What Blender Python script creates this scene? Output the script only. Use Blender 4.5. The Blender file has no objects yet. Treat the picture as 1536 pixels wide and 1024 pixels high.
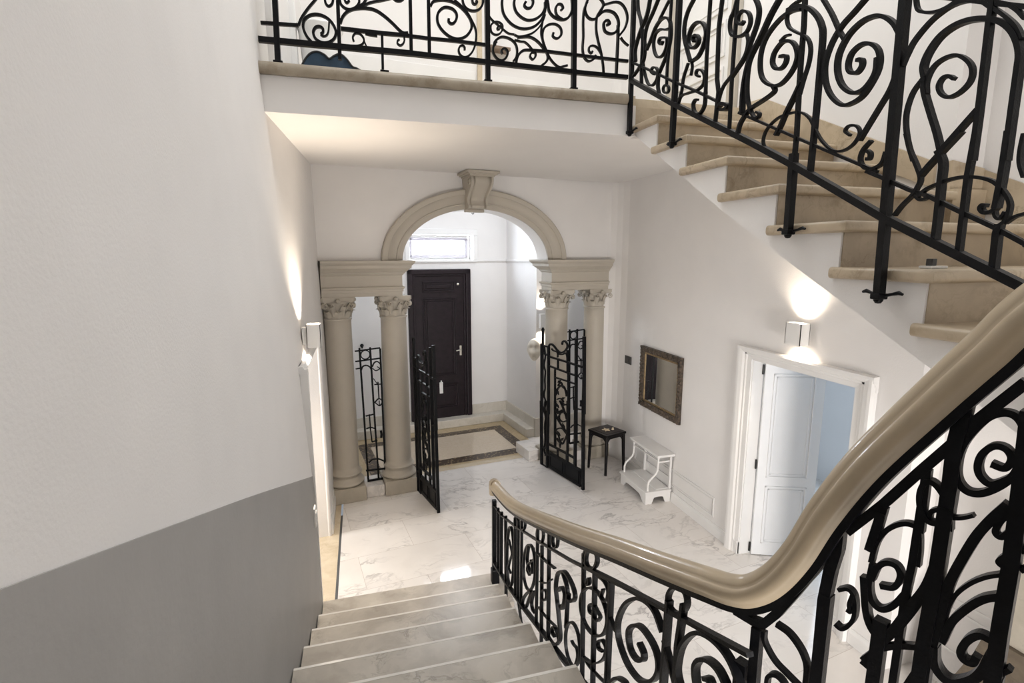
import bpy, bmesh, math, random
from mathutils import Vector, Matrix, noise
random.seed(7)
PI = math.pi
COL = bpy.context.scene.collection

# ------------------------------------------------------------------ materials
def nodes_mat(name):
    m = bpy.data.materials.new(name); m.use_nodes = True
    nt = m.node_tree; b = nt.nodes['Principled BSDF']
    return m, nt, b
def N(nt, kind, **kw):
    n = nt.nodes.new(kind)
    for k, v in kw.items():
        if k in n.inputs: n.inputs[k].default_value = v
        else: setattr(n, k, v)
    return n
def objco(nt):
    return N(nt, 'ShaderNodeTexCoord').outputs['Object']
def plain(name, col, rough=.5, metal=0, var=.04, scale=6, bump=0, bscale=60, spec=.5, coat=0):
    m, nt, b = nodes_mat(name)
    co = objco(nt)
    n = N(nt, 'ShaderNodeTexNoise', Scale=scale, Detail=4.0)
    nt.links.new(co, n.inputs['Vector'])
    r = N(nt, 'ShaderNodeValToRGB')
    r.color_ramp.elements[0].position = .3; r.color_ramp.elements[1].position = .7
    r.color_ramp.elements[0].color = tuple(max(0, c*(1-var)) for c in col)+(1,)
    r.color_ramp.elements[1].color = tuple(min(1, c*(1+var)) for c in col)+(1,)
    nt.links.new(n.outputs['Fac'], r.inputs['Fac']); nt.links.new(r.outputs['Color'], b.inputs['Base Color'])
    b.inputs['Roughness'].default_value = rough; b.inputs['Metallic'].default_value = metal
    b.inputs['Specular IOR Level'].default_value = spec; b.inputs['Coat Weight'].default_value = coat
    if bump:
        n2 = N(nt, 'ShaderNodeTexNoise', Scale=bscale, Detail=6.0); nt.links.new(co, n2.inputs['Vector'])
        bp = N(nt, 'ShaderNodeBump', Strength=bump, Distance=.01); nt.links.new(n2.outputs['Fac'], bp.inputs['Height'])
        nt.links.new(bp.outputs['Normal'], b.inputs['Normal'])
    return m
def marble(name, base, vein, rough=.1, scale=1.0, amount=.6, cloud=None, tiles=None, rot=0, vdet=5.0, patch=None):
    m, nt, b = nodes_mat(name); L = nt.links
    co = objco(nt)
    warp = N(nt, 'ShaderNodeTexNoise', Scale=1.3*scale, Detail=6.0); L.new(co, warp.inputs['Vector'])
    mixv = N(nt, 'ShaderNodeMixRGB', blend_type='ADD'); mixv.inputs['Fac'].default_value = .9
    L.new(co, mixv.inputs['Color1']); L.new(warp.outputs['Color'], mixv.inputs['Color2'])
    if tiles:
        # every tile is cut from another part of the slab
        br = N(nt, 'ShaderNodeTexBrick', offset=.5); br.inputs['Scale'].default_value = 1
        mp0 = N(nt, 'ShaderNodeMapping'); mp0.inputs['Rotation'].default_value = (0, 0, rot); L.new(co, mp0.inputs['Vector'])
        L.new(mp0.outputs['Vector'], br.inputs['Vector'])
        br.inputs['Brick Width'].default_value = tiles[0]; br.inputs['Row Height'].default_value = tiles[1]
        br.inputs['Mortar Size'].default_value = .0022; br.inputs['Mortar Smooth'].default_value = .2
        br.inputs['Color1'].default_value = (0, 0, 0, 1); br.inputs['Color2'].default_value = (4, 7, 3, 1); br.inputs['Mortar'].default_value = (0, 0, 0, 1)
        add2 = N(nt, 'ShaderNodeMixRGB', blend_type='ADD'); add2.inputs['Fac'].default_value = 1
        L.new(mixv.outputs['Color'], add2.inputs['Color1']); L.new(br.outputs['Color'], add2.inputs['Color2']); vec = add2.outputs['Color']
    else: vec = mixv.outputs['Color']
    def vband(sc, width):
        mp = N(nt, 'ShaderNodeMapping'); mp.inputs['Rotation'].default_value = (.3, .2, .7); mp.inputs['Scale'].default_value = (1, 2.2, 1)
        L.new(vec, mp.inputs['Vector'])
        n = N(nt, 'ShaderNodeTexNoise', Scale=sc*scale, Detail=vdet, Roughness=.55); L.new(mp.outputs['Vector'], n.inputs['Vector'])
        s = N(nt, 'ShaderNodeMath', operation='SUBTRACT'); s.inputs[1].default_value = .5; L.new(n.outputs['Fac'], s.inputs[0])
        a = N(nt, 'ShaderNodeMath', operation='ABSOLUTE'); L.new(s.outputs[0], a.inputs[0])
        mr = N(nt, 'ShaderNodeMapRange'); mr.inputs['From Min'].default_value = 0; mr.inputs['From Max'].default_value = width
        mr.inputs['To Min'].default_value = 1; mr.inputs['To Max'].default_value = 0; L.new(a.outputs[0], mr.inputs['Value'])
        return mr.outputs['Result']
    v1 = vband(1.1, .018); v2 = vband(2.3, .03)
    mask = N(nt, 'ShaderNodeTexNoise', Scale=1.6*scale, Detail=2.0); L.new(vec, mask.inputs['Vector'])
    mk = N(nt, 'ShaderNodeMapRange'); mk.inputs['From Min'].default_value = .42; mk.inputs['From Max'].default_value = .62; L.new(mask.outputs['Fac'], mk.inputs['Value'])
    mx = N(nt, 'ShaderNodeMath', operation='MAXIMUM'); L.new(v1, mx.inputs[0])
    m2 = N(nt, 'ShaderNodeMath', operation='MULTIPLY'); m2.inputs[1].default_value = .5; L.new(v2, m2.inputs[0]); L.new(m2.outputs[0], mx.inputs[1])
    ml = N(nt, 'ShaderNodeMath', operation='MULTIPLY'); L.new(mx.outputs[0], ml.inputs[0]); L.new(mk.outputs['Result'], ml.inputs[1])
    am = N(nt, 'ShaderNodeMath', operation='MULTIPLY'); am.inputs[1].default_value = amount; L.new(ml.outputs[0], am.inputs[0])
    cl = N(nt, 'ShaderNodeTexNoise', Scale=2.2*scale, Detail=5.0); L.new(vec, cl.inputs['Vector'])
    cr = N(nt, 'ShaderNodeValToRGB'); cr.color_ramp.elements[0].position = .35; cr.color_ramp.elements[1].position = .68
    c2 = cloud or tuple(x*.93 for x in base)
    cr.color_ramp.elements[0].color = tuple(base)+(1,); cr.color_ramp.elements[1].color = tuple(c2)+(1,)
    L.new(cl.outputs['Fac'], cr.inputs['Fac'])
    mixc = N(nt, 'ShaderNodeMixRGB'); L.new(am.outputs[0], mixc.inputs['Fac']); L.new(cr.outputs['Color'], mixc.inputs['Color1'])
    mixc.inputs['Color2'].default_value = tuple(vein)+(1,)
    out = mixc.outputs['Color']
    if patch:
        pn = N(nt, 'ShaderNodeTexNoise', Scale=patch[1], Detail=6.0, Roughness=.65); L.new(co, pn.inputs['Vector'])
        pr = N(nt, 'ShaderNodeMapRange'); pr.inputs['From Min'].default_value = .55; pr.inputs['From Max'].default_value = .72; pr.inputs['To Max'].default_value = patch[2]
        L.new(pn.outputs['Fac'], pr.inputs['Value'])
        pm = N(nt, 'ShaderNodeMixRGB'); L.new(pr.outputs['Result'], pm.inputs['Fac']); L.new(out, pm.inputs['Color1']); pm.inputs['Color2'].default_value = tuple(patch[0])+(1,)
        out = pm.outputs['Color']
    if tiles:
        jm = N(nt, 'ShaderNodeMixRGB'); L.new(br.outputs['Fac'], jm.inputs['Fac']); L.new(out, jm.inputs['Color1']); jm.inputs['Color2'].default_value = (.55, .5, .46, 1)
        out = jm.outputs['Color']
    L.new(out, b.inputs['Base Color'])
    b.inputs['Roughness'].default_value = rough
    return m
def emit(name, col, s):
    m, nt, b = nodes_mat(name)
    b.inputs['Base Color'].default_value = (*col, 1); b.inputs['Emission Color'].default_value = (*col, 1); b.inputs['Emission Strength'].default_value = s
    return m

M = {}
M['plaster'] = plain('wall plaster', (.79, .772, .757), .75, var=.02, scale=2.5, bump=.12, bscale=90)
M['dado'] = plain('grey dado paint', (.345, .335, .322), .55, var=.05, scale=3, bump=.1, bscale=40)
M['ceil'] = plain('ceiling plaster', (.80, .78, .76), .8, var=.015, scale=2)
M['white'] = plain('white gloss paint', (.80, .79, .775), .35, var=.015, scale=5)
M['whitedoor'] = plain('white door paint', (.78, .79, .80), .4, var=.015, scale=5)
M['floor'] = marble('veined white marble', (.80, .77, .74), (.34, .32, .31), .07, .9, .75, (.73, .70, .67), tiles=(1.18, .59), rot=-.14)
M['beige'] = marble('beige limestone', (.66, .57, .43), (.45, .36, .25), .25, 2.0, .5, (.55, .46, .33))
M['darkstrip'] = plain('dark slate inlay', (.10, .105, .11), .3)
M['step'] = marble('grey beige stair marble', (.49, .45, .39), (.23, .205, .17), .33, 1.5, .8, (.34, .305, .26))
M['arris_glint'] = plain('step edge painted highlight', (.72, .69, .64), .25, var=.06, scale=9)  # lighter colour paints in the bright reflection along each nosing
M['stone'] = marble('beige stair limestone', (.56, .465, .335), (.28, .215, .14), .35, 1.5, .6, (.43, .35, .25), patch=((.24, .175, .095), 4.5, .6))
M['slabstone'] = marble('worn landing limestone', (.40, .345, .27), (.22, .17, .12), .45, 2.0, .4, (.31, .265, .2), patch=((.13, .085, .04), 2.6, .8))
M['column'] = plain('stone coloured paint', (.47, .43, .365), .55, var=.03, scale=4, bump=.05)
M['plinth'] = marble('column plinth stone', (.46, .42, .35), (.33, .29, .24), .35, 2.0, .4, (.40, .365, .30))
M['ledge'] = marble('pale vestibule marble', (.66, .62, .55), (.42, .38, .31), .3, 2.0, .4, (.58, .54, .47))
M['iron'] = plain('black wrought iron', (.003, .0033, .0045), .40, metal=.0, var=.3, scale=30, bump=.15, bscale=120, spec=.17)
M['handrail'] = plain('varnished taupe handrail', (.45, .365, .255), .28, var=.05, scale=12, coat=.2)
M['darkwood'] = plain('very dark stained wood', (.013, .0075, .0105), .42, var=.3, scale=14, spec=.25)
M['stoolwood'] = plain('black stool lacquer', (.006, .005, .0055), .35, var=.3, scale=20, spec=.25)
M['brass'] = plain('brushed nickel', (.72, .69, .62), .28, metal=1)
M['frame'] = plain('aged carved frame', (.07, .05, .034), .5, var=.85, scale=38, bump=.5, bscale=70)
M['gold'] = plain('dull gilt slip', (.27, .19, .10), .45, metal=.4, var=.3, scale=30)
M['mirror'] = plain('silvered glass', (.86, .87, .87), .02, metal=1, var=0)
M['black'] = plain('black plastic', (.01, .01, .01), .3)
M['plastic'] = plain('white plastic', (.82, .81, .79), .35, var=.01)
M['blue'] = plain('dark blue velvet', (.014, .036, .066), .8, var=.25, scale=9)
M['bluedark'] = plain('black piping', (.008, .01, .014), .6)
M['mosaic'] = marble('cream mosaic', (.66, .56, .44), (.52, .43, .33), .2, 6.0, .5, (.60, .50, .38))
M['ochre'] = marble('ochre mosaic edge', (.50, .40, .25), (.28, .21, .12), .3, 5.0, .6, (.40, .30, .17))
M['cream'] = plain('cream shell', (.72, .60, .42), .5, var=.15, scale=40)
M['glassfrost'] = plain('aluminium window frame', (.34, .32, .35), .4)
M['sky'] = emit('overcast daylight', (.93, .97, 1.0), 2.6)
M['tub'] = plain('white enamel', (.83, .83, .82), .25)
M['brownstone'] = marble('brown stone', (.15, .12, .085), (.07, .055, .04), .5, 3.0, .5, (.11, .085, .06))
M['woodbrown'] = plain('brown wood', (.20, .14, .10), .5, var=.2, scale=15)
M['skull'] = plain('old ivory plaster', (.74, .69, .60), .6, var=.1, scale=18, bump=.2, bscale=50)
def border_mat():
    m, nt, b = nodes_mat('patterned dark mosaic border'); L = nt.links
    co = objco(nt)
    v = N(nt, 'ShaderNodeTexVoronoi', Scale=22.0); L.new(co, v.inputs['Vector'])
    r = N(nt, 'ShaderNodeValToRGB'); e = r.color_ramp.elements
    e[0].position = .18; e[0].color = (.33, .25, .15, 1); e[1].position = .42; e[1].color = (.06, .042, .03, 1)
    L.new(v.outputs['Distance'], r.inputs['Fac']); L.new(r.outputs['Color'], b.inputs['Base Color']); b.inputs['Roughness'].default_value = .3
    return m
M['border'] = border_mat()

# ------------------------------------------------------------------ mesh helpers
def wloc(o):
    v = Vector((0, 0, 0))
    while o is not None: v += o.location; o = o.parent
    return v
class MB:
    """collects shapes given in world (or, for a turned thing, local) coordinates and links them as ONE mesh object"""
    def __init__(s): s.v = []; s.f = []; s.mi = []; s.sm = []
    def add(s, vs, fs, mi=0, smooth=False, xf=None):
        b = len(s.v)
        for p in vs: s.v.append(tuple(xf @ Vector(p)) if xf is not None else tuple(p))
        for f in fs: s.f.append([i+b for i in f]); s.mi.append(mi); s.sm.append(smooth)
        return s
    def box(s, a, c, mi=0, xf=None, bev=0):
        x0, y0, z0 = [min(a[i], c[i]) for i in range(3)]; x1, y1, z1 = [max(a[i], c[i]) for i in range(3)]
        if not bev:
            vs = [(x0,y0,z0),(x1,y0,z0),(x1,y1,z0),(x0,y1,z0),(x0,y0,z1),(x1,y0,z1),(x1,y1,z1),(x0,y1,z1)]
            fs = [(0,3,2,1),(4,5,6,7),(0,1,5,4),(1,2,6,5),(2,3,7,6),(3,0,4,7)]
            return s.add(vs, fs, mi, False, xf)
        bm = bmesh.new(); bmesh.ops.create_cube(bm, size=1)
        for v in bm.verts: v.co = Vector(((x0+x1)/2+v.co.x*(x1-x0), (y0+y1)/2+v.co.y*(y1-y0), (z0+z1)/2+v.co.z*(z1-z0)))
        bmesh.ops.bevel(bm, geom=bm.edges[:], offset=bev, segments=2, profile=.6, affect='EDGES')
        return s.bm(bm, mi, xf)
    def bm(s, bm, mi=0, xf=None, smooth=False):
        bm.verts.index_update()
        s.add([v.co.copy() for v in bm.verts], [[v.index for v in f.verts] for f in bm.faces], mi, smooth, xf); bm.free(); return s
    def prism(s, poly, axis, a, b, mi=0, xf=None, smooth=False):
        """poly: 2D outline; axis 0: (y,z) drawn along x; 1: (x,z) along y; 2: (x,y) along z"""
        def P(p, t): return (t, p[0], p[1]) if axis == 0 else ((p[0], t, p[1]) if axis == 1 else (p[0], p[1], t))
        n = len(poly); vs = [P(p, a) for p in poly]+[P(p, b) for p in poly]
        s.add(vs, [(i, (i+1) % n, n+(i+1) % n, n+i) for i in range(n)], mi, smooth, xf)
        s.add(vs, [tuple(range(n))[::-1], tuple(range(n, 2*n))], mi, False, xf); return s
    def lathe(s, prof, c=(0,0), seg=40, mi=0, xf=None, a0=0, a1=2*PI):
        full = abs(a1-a0-2*PI) < 1e-6; k = seg if full else seg+1; vs = []; fs = []
        for i in range(k):
            a = a0+(a1-a0)*i/seg
            for r, z in prof: vs.append((c[0]+r*math.cos(a), c[1]+r*math.sin(a), z))
        m = len(prof)
        for i in range(seg):
            j = (i+1) % k
            for q in range(m-1): fs.append((i*m+q, j*m+q, j*m+q+1, i*m+q+1))
        s.add(vs, fs, mi, True, xf); return s
    def tube(s, pts, r, seg=8, mi=0, xf=None, closed=False):
        pts = [Vector(p) for p in pts]; n = len(pts); vs = []; fs = []
        up = Vector((0, 0, 1)); prev = None
        for i, p in enumerate(pts):
            t = (pts[(i+1) % n]-pts[i-1]) if closed else (pts[min(i+1, n-1)]-pts[max(i-1, 0)])
            t.normalize()
            a = prev if prev is not None else (up if abs(t.z) < .9 else Vector((1, 0, 0)))
            x = (a-t*a.dot(t)).normalized(); y = t.cross(x); prev = x
            rr = r[i] if isinstance(r, (list, tuple)) else r
            for k in range(seg):
                q = 2*PI*k/seg; vs.append(p+x*rr*math.cos(q)+y*rr*math.sin(q))
        m = n if closed else n-1
        for i in range(m):
            for k in range(seg): fs.append((i*seg+k, i*seg+(k+1) % seg, ((i+1) % n)*seg+(k+1) % seg, ((i+1) % n)*seg+k))
        s.add(vs, fs, mi, True, xf)
        if not closed: s.add(vs, [tuple(range(seg))[::-1], tuple(range((n-1)*seg, n*seg))], mi, False, xf)
        return s
    def sweep(s, path, prof, mi=0, up=Vector((0, 0, 1)), smooth=True, caps=True):
        """prof: closed 2D outline (side, up) carried along path"""
        path = [Vector(p) for p in path]; n = len(path); m = len(prof); vs = []; fs = []
        for i, p in enumerate(path):
            t = (path[min(i+1, n-1)]-path[max(i-1, 0)]).normalized()
            x = t.cross(up)
            if x.length < 1e-4: x = Vector((1, 0, 0))
            x.normalize(); z = x.cross(t)
            for a, b in prof: vs.append(p+x*a+z*b)
        for i in range(n-1):
            for k in range(m): fs.append((i*m+k, i*m+(k+1) % m, (i+1)*m+(k+1) % m, (i+1)*m+k))
        s.add(vs, fs, mi, smooth)
        if caps: s.add(vs, [tuple(range(m))[::-1], tuple(range((n-1)*m, n*m))], mi)
        return s
    def ribbon(s, pts, t, d, pl, mi=0):
        """flat bar of thickness t and depth d along 2D pts in the upright plane pl = (origin, direction)"""
        O, U = pl; U = Vector(U).normalized(); O = Vector(O); W = Vector((0, 0, 1)); K = U.cross(W)
        q = [Vector((p[0], p[1])) for p in pts]; n = len(q); vs = []; fs = []
        for i in range(n):
            tg = q[min(i+1, n-1)]-q[max(i-1, 0)]
            if tg.length < 1e-7: tg = Vector((0, 1))
            tg.normalize(); nm = Vector((-tg.y, tg.x))
            for a, b in ((1, 1), (1, -1), (-1, -1), (-1, 1)):
                r = q[i]+nm*(a*t/2); vs.append(O+U*r.x+W*r.y+K*(b*d/2))
        for i in range(n-1):
            for k in range(4): fs.append((i*4+k, i*4+(k+1) % 4, (i+1)*4+(k+1) % 4, (i+1)*4+k))
        fs.append((3, 2, 1, 0)); fs.append(tuple(range(4*n-4, 4*n)))
        return s.add(vs, fs, mi, False)
    def build(s, name, mats, parent=None, local=False, auto=None):
        me = bpy.data.meshes.new(name)
        o = bpy.data.objects.new(name, me); COL.objects.link(o)
        off = Vector((0, 0, 0))
        if parent is not None:
            o.parent = parent
            if not local: off = wloc(parent)
        me.from_pydata([tuple(Vector(p)-off) for p in s.v], [], s.f)
        if not isinstance(mats, (list, tuple)): mats = [mats]
        for m in mats: me.materials.append(M[m] if isinstance(m, str) else m)
        for p, i, sm in zip(me.polygons, s.mi, s.sm): p.material_index = i; p.use_smooth = sm
        bm = bmesh.new(); bm.from_mesh(me); bmesh.ops.recalc_face_normals(bm, faces=bm.faces[:]); bm.to_mesh(me); bm.free()
        if auto: me.set_sharp_from_angle(angle=auto)
        me.update(); return o
def smooth2(pts, k=6):
    """Catmull-Rom through 2D or 3D points"""
    P = [Vector(p) for p in pts]
    if len(P) < 3: return P
    P = [P[0]*2-P[1]]+P+[P[-1]*2-P[-2]]; out = []
    for i in range(1, len(P)-2):
        a, b, c, d = P[i-1], P[i], P[i+1], P[i+2]
        for j in range(k):
            t = j/k
            out.append(.5*((2*b)+(c-a)*t+(2*a-5*b+4*c-d)*t*t+(3*b-a-3*c+d)*t*t*t))
    out.append(P[-2]); return out
def tag(o, label, cat, group=None):
    o['label'] = label; o['category'] = cat
    if group: o['group'] = group
    return o
def thing(name, label, cat, loc=(0,0,0), rz=0, group=None):
    o = bpy.data.objects.new(name, None); COL.objects.link(o); o.location = loc; o.rotation_euler = (0, 0, rz)
    o.empty_display_size = .1
    return tag(o, label, cat, group)
def struct(o):
    o['kind'] = 'structure'; return o
# ironwork: (kind, bar width, outline) in metres along and up each railing plane
IRON = {
'A': [('rail',0.0382,[(-0.616,4.635),(0.463,4.643)]),
('mid',0.0222,[(-0.594,4.745),(-0.344,4.755)]),
('post',0.0384,[(-0.49,4.904),(-0.498,4.505)]),
('baluster',0.0258,[(-0.068,4.954),(-0.073,4.551)]),
('s',0.0149,[(-0.344,4.755),(-0.324,4.801),(-0.278,4.868),(-0.225,4.932),(-0.187,4.981)]),
('s',0.0166,[(-0.263,4.652),(-0.296,4.691),(-0.314,4.744),(-0.304,4.793),(-0.267,4.827),(-0.216,4.841),(-0.16,4.83),(-0.116,4.796),(-0.092,4.743),(-0.103,4.696),(-0.141,4.664),(-0.191,4.656),(-0.233,4.676),(-0.248,4.716),(-0.232,4.751),(-0.203,4.762),(-0.181,4.749),(-0.182,4.725),(-0.197,4.711)]),
('s',0.0106,[(-0.199,4.708),(-0.18,4.699),(-0.156,4.71),(-0.143,4.738),(-0.135,4.798)]),
('s',0.015,[(-0.153,4.965),(-0.155,4.934),(-0.145,4.911),(-0.128,4.906),(-0.109,4.922),(-0.1,4.95),(-0.099,4.978)]),
('mid',0.0263,[(-0.056,4.764),(0.232,4.763),(0.431,4.767)]),
('s',0.0185,[(-0.058,4.799),(-0.037,4.847),(0.001,4.886),(0.053,4.909),(0.127,4.921),(0.193,4.915),(0.252,4.886),(0.311,4.843),(0.363,4.798),(0.393,4.781),(0.428,4.785)]),
('s',0.0152,[(-0.054,4.956),(-0.046,4.926),(-0.02,4.905),(0.016,4.9),(0.057,4.92),(0.081,4.954),(0.08,4.993)]),
('s',0.0136,[(-0.022,4.974),(-0.014,4.947),(-0,4.945),(0.013,4.96)]),
('s',0.0168,[(0.023,4.899),(0.098,4.938),(0.125,4.97),(0.146,5.015)]),
('s',0.0138,[(0.098,4.929),(0.166,4.964),(0.264,4.994),(0.332,5.019)]),
('s',0.017,[(0.325,5.015),(0.347,5),(0.377,5.001),(0.401,5.017)]),
('s',0.0123,[(0.031,4.685),(0.025,4.713),(0.041,4.739),(0.067,4.744),(0.092,4.73),(0.104,4.703),(0.094,4.677),(0.063,4.66),(0.004,4.654)]),
('s',0.0077,[(0.102,4.703),(0.112,4.679),(0.126,4.65)]),
('s',0.0139,[(0.115,4.747),(0.156,4.742),(0.201,4.74)]),
('baluster',0.0187,[(0.236,4.763),(0.232,4.511)]),
('s',0.0118,[(0.396,4.762),(0.399,4.729),(0.386,4.703),(0.367,4.692),(0.348,4.702),(0.348,4.721),(0.362,4.733)]),
('baluster',0.0242,[(0.451,5.016),(0.447,4.648)]),
('baluster',0.0245,[(0.587,5.032),(0.585,4.649)]),
('mid',0.0234,[(0.43,4.765),(0.576,4.762),(0.752,4.765),(1.036,4.761)]),
('s',0.0169,[(0.602,4.99),(0.621,5.021),(0.66,5.038),(0.718,5.045),(0.777,5.037),(0.829,5.013),(0.874,4.976),(0.907,4.932),(0.918,4.891),(0.909,4.854),(0.879,4.814),(0.838,4.789),(0.792,4.781),(0.739,4.794),(0.688,4.83),(0.656,4.875),(0.651,4.922),(0.665,4.959),(0.698,4.989),(0.737,4.996),(0.776,4.986),(0.8,4.956),(0.797,4.92),(0.777,4.891),(0.754,4.885),(0.738,4.899),(0.739,4.919)]),
('s',0.0131,[(0.784,5.055),(0.835,5.02),(0.887,4.972),(0.92,4.921),(0.946,4.87),(0.952,4.816),(0.941,4.747),(0.917,4.696),(0.883,4.663),(0.849,4.656),(0.82,4.674),(0.812,4.704),(0.824,4.731),(0.847,4.737),(0.859,4.724),(0.859,4.707)]),
('s',0.0144,[(0.846,5.08),(0.855,5.034),(0.881,5.004),(0.928,4.994),(0.975,5.009),(1.003,5.045),(1.009,5.082),(1.002,5.105)]),
('s',0.0144,[(0.922,5.078),(0.93,5.049),(0.948,5.044),(0.962,5.058),(0.952,5.072)]),
('post',0.0292,[(1.042,5.086),(1.043,4.499)]),
('s',0.012,[(1.068,4.889),(1.075,4.914),(1.103,4.935),(1.137,4.936),(1.164,4.917),(1.161,4.88),(1.136,4.85),(1.102,4.843),(1.075,4.859),(1.068,4.889)]),
('s',0.012,[(1.164,4.898),(1.145,4.909),(1.124,4.898),(1.126,4.883),(1.142,4.887)]),
('s',0.0107,[(1.055,4.973),(1.082,4.945),(1.123,4.919),(1.171,4.887),(1.213,4.864),(1.261,4.86)]),
('s',0.0149,[(1.108,4.763),(1.096,4.777),(1.109,4.801),(1.155,4.831),(1.215,4.828),(1.263,4.801),(1.284,4.757),(1.28,4.702),(1.254,4.661)]),
('s',0.0149,[(1.117,4.794),(1.092,4.761),(1.087,4.715),(1.116,4.672),(1.155,4.658),(1.189,4.678),(1.206,4.715),(1.198,4.741),(1.175,4.748),(1.155,4.729),(1.164,4.707)]),
('s',0.0167,[(1.276,4.651),(1.284,4.687),(1.302,4.72),(1.341,4.751),(1.411,4.76)]),
('mid',0.0223,[(1.411,4.757),(1.535,4.762),(1.753,4.759),(2.276,4.754)]),
('s',0.0165,[(1.169,5.131),(1.162,5.093),(1.162,5.055),(1.173,5.004),(1.207,4.959),(1.254,4.926),(1.314,4.91),(1.375,4.916),(1.436,4.942),(1.488,4.994),(1.514,5.05),(1.523,5.105),(1.526,5.166)]),
('s',0.0165,[(1.275,5.143),(1.261,5.104),(1.261,5.067),(1.28,5.024),(1.323,4.991),(1.375,4.977),(1.436,4.992),(1.488,5.032),(1.516,5.081),(1.518,5.127)]),
('s',0.0165,[(1.404,5.151),(1.416,5.123),(1.413,5.096),(1.396,5.071),(1.366,5.064),(1.344,5.082),(1.357,5.112)]),
('s',0.0117,[(1.263,4.858),(1.297,4.849),(1.349,4.86),(1.41,4.885),(1.463,4.929),(1.497,4.979),(1.519,5.035)]),
('s',0.0117,[(1.263,4.82),(1.315,4.814),(1.349,4.813),(1.384,4.79),(1.42,4.754)]),
('s',0.0134,[(1.398,4.729),(1.411,4.742),(1.438,4.739),(1.438,4.713),(1.416,4.69),(1.394,4.709),(1.398,4.729)]),
('s',0.0151,[(1.288,4.84),(1.384,4.855),(1.446,4.835),(1.499,4.793),(1.537,4.75),(1.545,4.711),(1.527,4.678),(1.492,4.651)]),
('s',0.0152,[(1.718,4.673),(1.682,4.662),(1.645,4.653),(1.6,4.677),(1.558,4.72),(1.526,4.78),(1.501,4.84),(1.498,4.894),(1.516,4.939),(1.56,4.967),(1.613,4.972),(1.654,4.946),(1.658,4.899),(1.624,4.868),(1.588,4.88),(1.592,4.91)]),
('s',0.0134,[(1.527,5.128),(1.502,5.003),(1.487,4.916),(1.491,4.87),(1.51,4.818)]),
('s',0.0168,[(1.535,5.144),(1.542,5.115),(1.554,5.062),(1.595,5.025),(1.658,5.012),(1.712,5.03),(1.747,5.084),(1.75,5.139),(1.745,5.185)]),
('s',0.0151,[(1.667,5.015),(1.621,5.039),(1.607,5.084),(1.625,5.12),(1.656,5.124),(1.671,5.099),(1.652,5.081)]),
('post',0.0342,[(1.768,5.172),(1.775,4.495)]),
('s',0.0154,[(1.895,5.21),(1.869,5.145),(1.863,5.105),(1.885,5.061),(1.922,5.044),(1.959,5.053),(1.986,5.088),(2.026,5.167),(1.992,5.214)]),
('s',0.0138,[(1.882,5.17),(1.856,5.112),(1.849,5.025),(1.853,4.907),(1.849,4.812),(1.865,4.749),(1.903,4.722),(1.949,4.741),(1.967,4.775)]),
('s',0.0139,[(2.022,4.784),(1.985,4.829),(1.947,4.845),(1.911,4.834),(1.906,4.801),(1.928,4.785),(1.938,4.804)]),
('s',0.0156,[(2.031,5.164),(1.995,5.112),(1.969,5.062),(1.966,4.975),(1.983,4.897),(2.014,4.803),(2.036,4.708),(2.044,4.639)]),
('s',0.0173,[(1.987,5.08),(2.023,5.112),(2.07,5.125),(2.127,5.112),(2.162,5.068),(2.167,5.012),(2.142,4.969),(2.095,4.952),(2.047,4.967),(2.033,5.014),(2.044,5.043),(2.072,5.05),(2.087,5.027),(2.059,5.016)]),
('s',0.021,[(2.164,5.028),(2.166,4.899),(2.161,4.641)]),
('s',0.0139,[(2.04,5.169),(2.134,5.199),(2.191,5.19),(2.231,5.147),(2.248,5.085),(2.227,5.01),(2.176,4.945)]),
('s',0.0123,[(2.191,4.934),(2.211,4.912),(2.241,4.89),(2.276,4.877)]),
('rail',0.0333,[(1.738,4.625),(2.283,4.627)])],
'B': [('post',0.0415,[(4.359,5.233),(4.351,4.604),(4.356,4.169)]),
('post',0.0399,[(3.652,4.939),(3.652,4.401),(3.661,3.949)]),
('mid',0.0256,[(4.329,4.739),(3.981,4.56),(3.676,4.398),(3.409,4.265),(3.14,4.121)]),
('s',0.0211,[(4.278,5.243),(4.254,5.115),(4.194,4.994),(4.164,4.854),(4.162,4.746),(4.165,4.638),(4.154,4.497)]),
('s',0.0234,[(4.061,5.14),(4.106,5.024),(4.19,4.95),(4.254,4.875),(4.285,4.809),(4.271,4.726)]),
('s',0.0207,[(3.931,5.075),(4.017,4.999),(4.099,4.937),(4.132,4.854),(4.119,4.774),(4.135,4.694),(4.213,4.652),(4.295,4.621)]),
('s',0.0151,[(3.786,4.995),(3.85,4.953),(3.916,4.909)]),
('baluster',0.0256,[(3.757,4.983),(3.763,4.84),(3.757,4.671),(3.774,4.527),(3.772,4.4)]),
('s',0.0173,[(3.736,4.363),(3.738,4.352),(3.746,4.345),(3.758,4.343),(3.773,4.345),(3.789,4.351),(3.803,4.361),(3.813,4.373),(3.817,4.385),(3.815,4.395),(3.806,4.402),(3.794,4.405),(3.779,4.403),(3.763,4.396),(3.749,4.386),(3.74,4.375),(3.736,4.363)]),
('s',0.0219,[(4.095,4.756),(4.034,4.808),(3.965,4.876),(3.885,4.902),(3.805,4.881),(3.758,4.828),(3.744,4.735),(3.774,4.637),(3.836,4.567),(3.888,4.511),(3.896,4.43),(3.869,4.36)]),
('s',0.0197,[(3.768,4.793),(3.818,4.804),(3.89,4.833),(3.961,4.829),(3.988,4.771),(3.965,4.696),(3.914,4.643),(3.848,4.634),(3.802,4.671),(3.796,4.734),(3.833,4.755),(3.89,4.77),(3.909,4.752),(3.874,4.721),(3.851,4.736)]),
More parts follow.
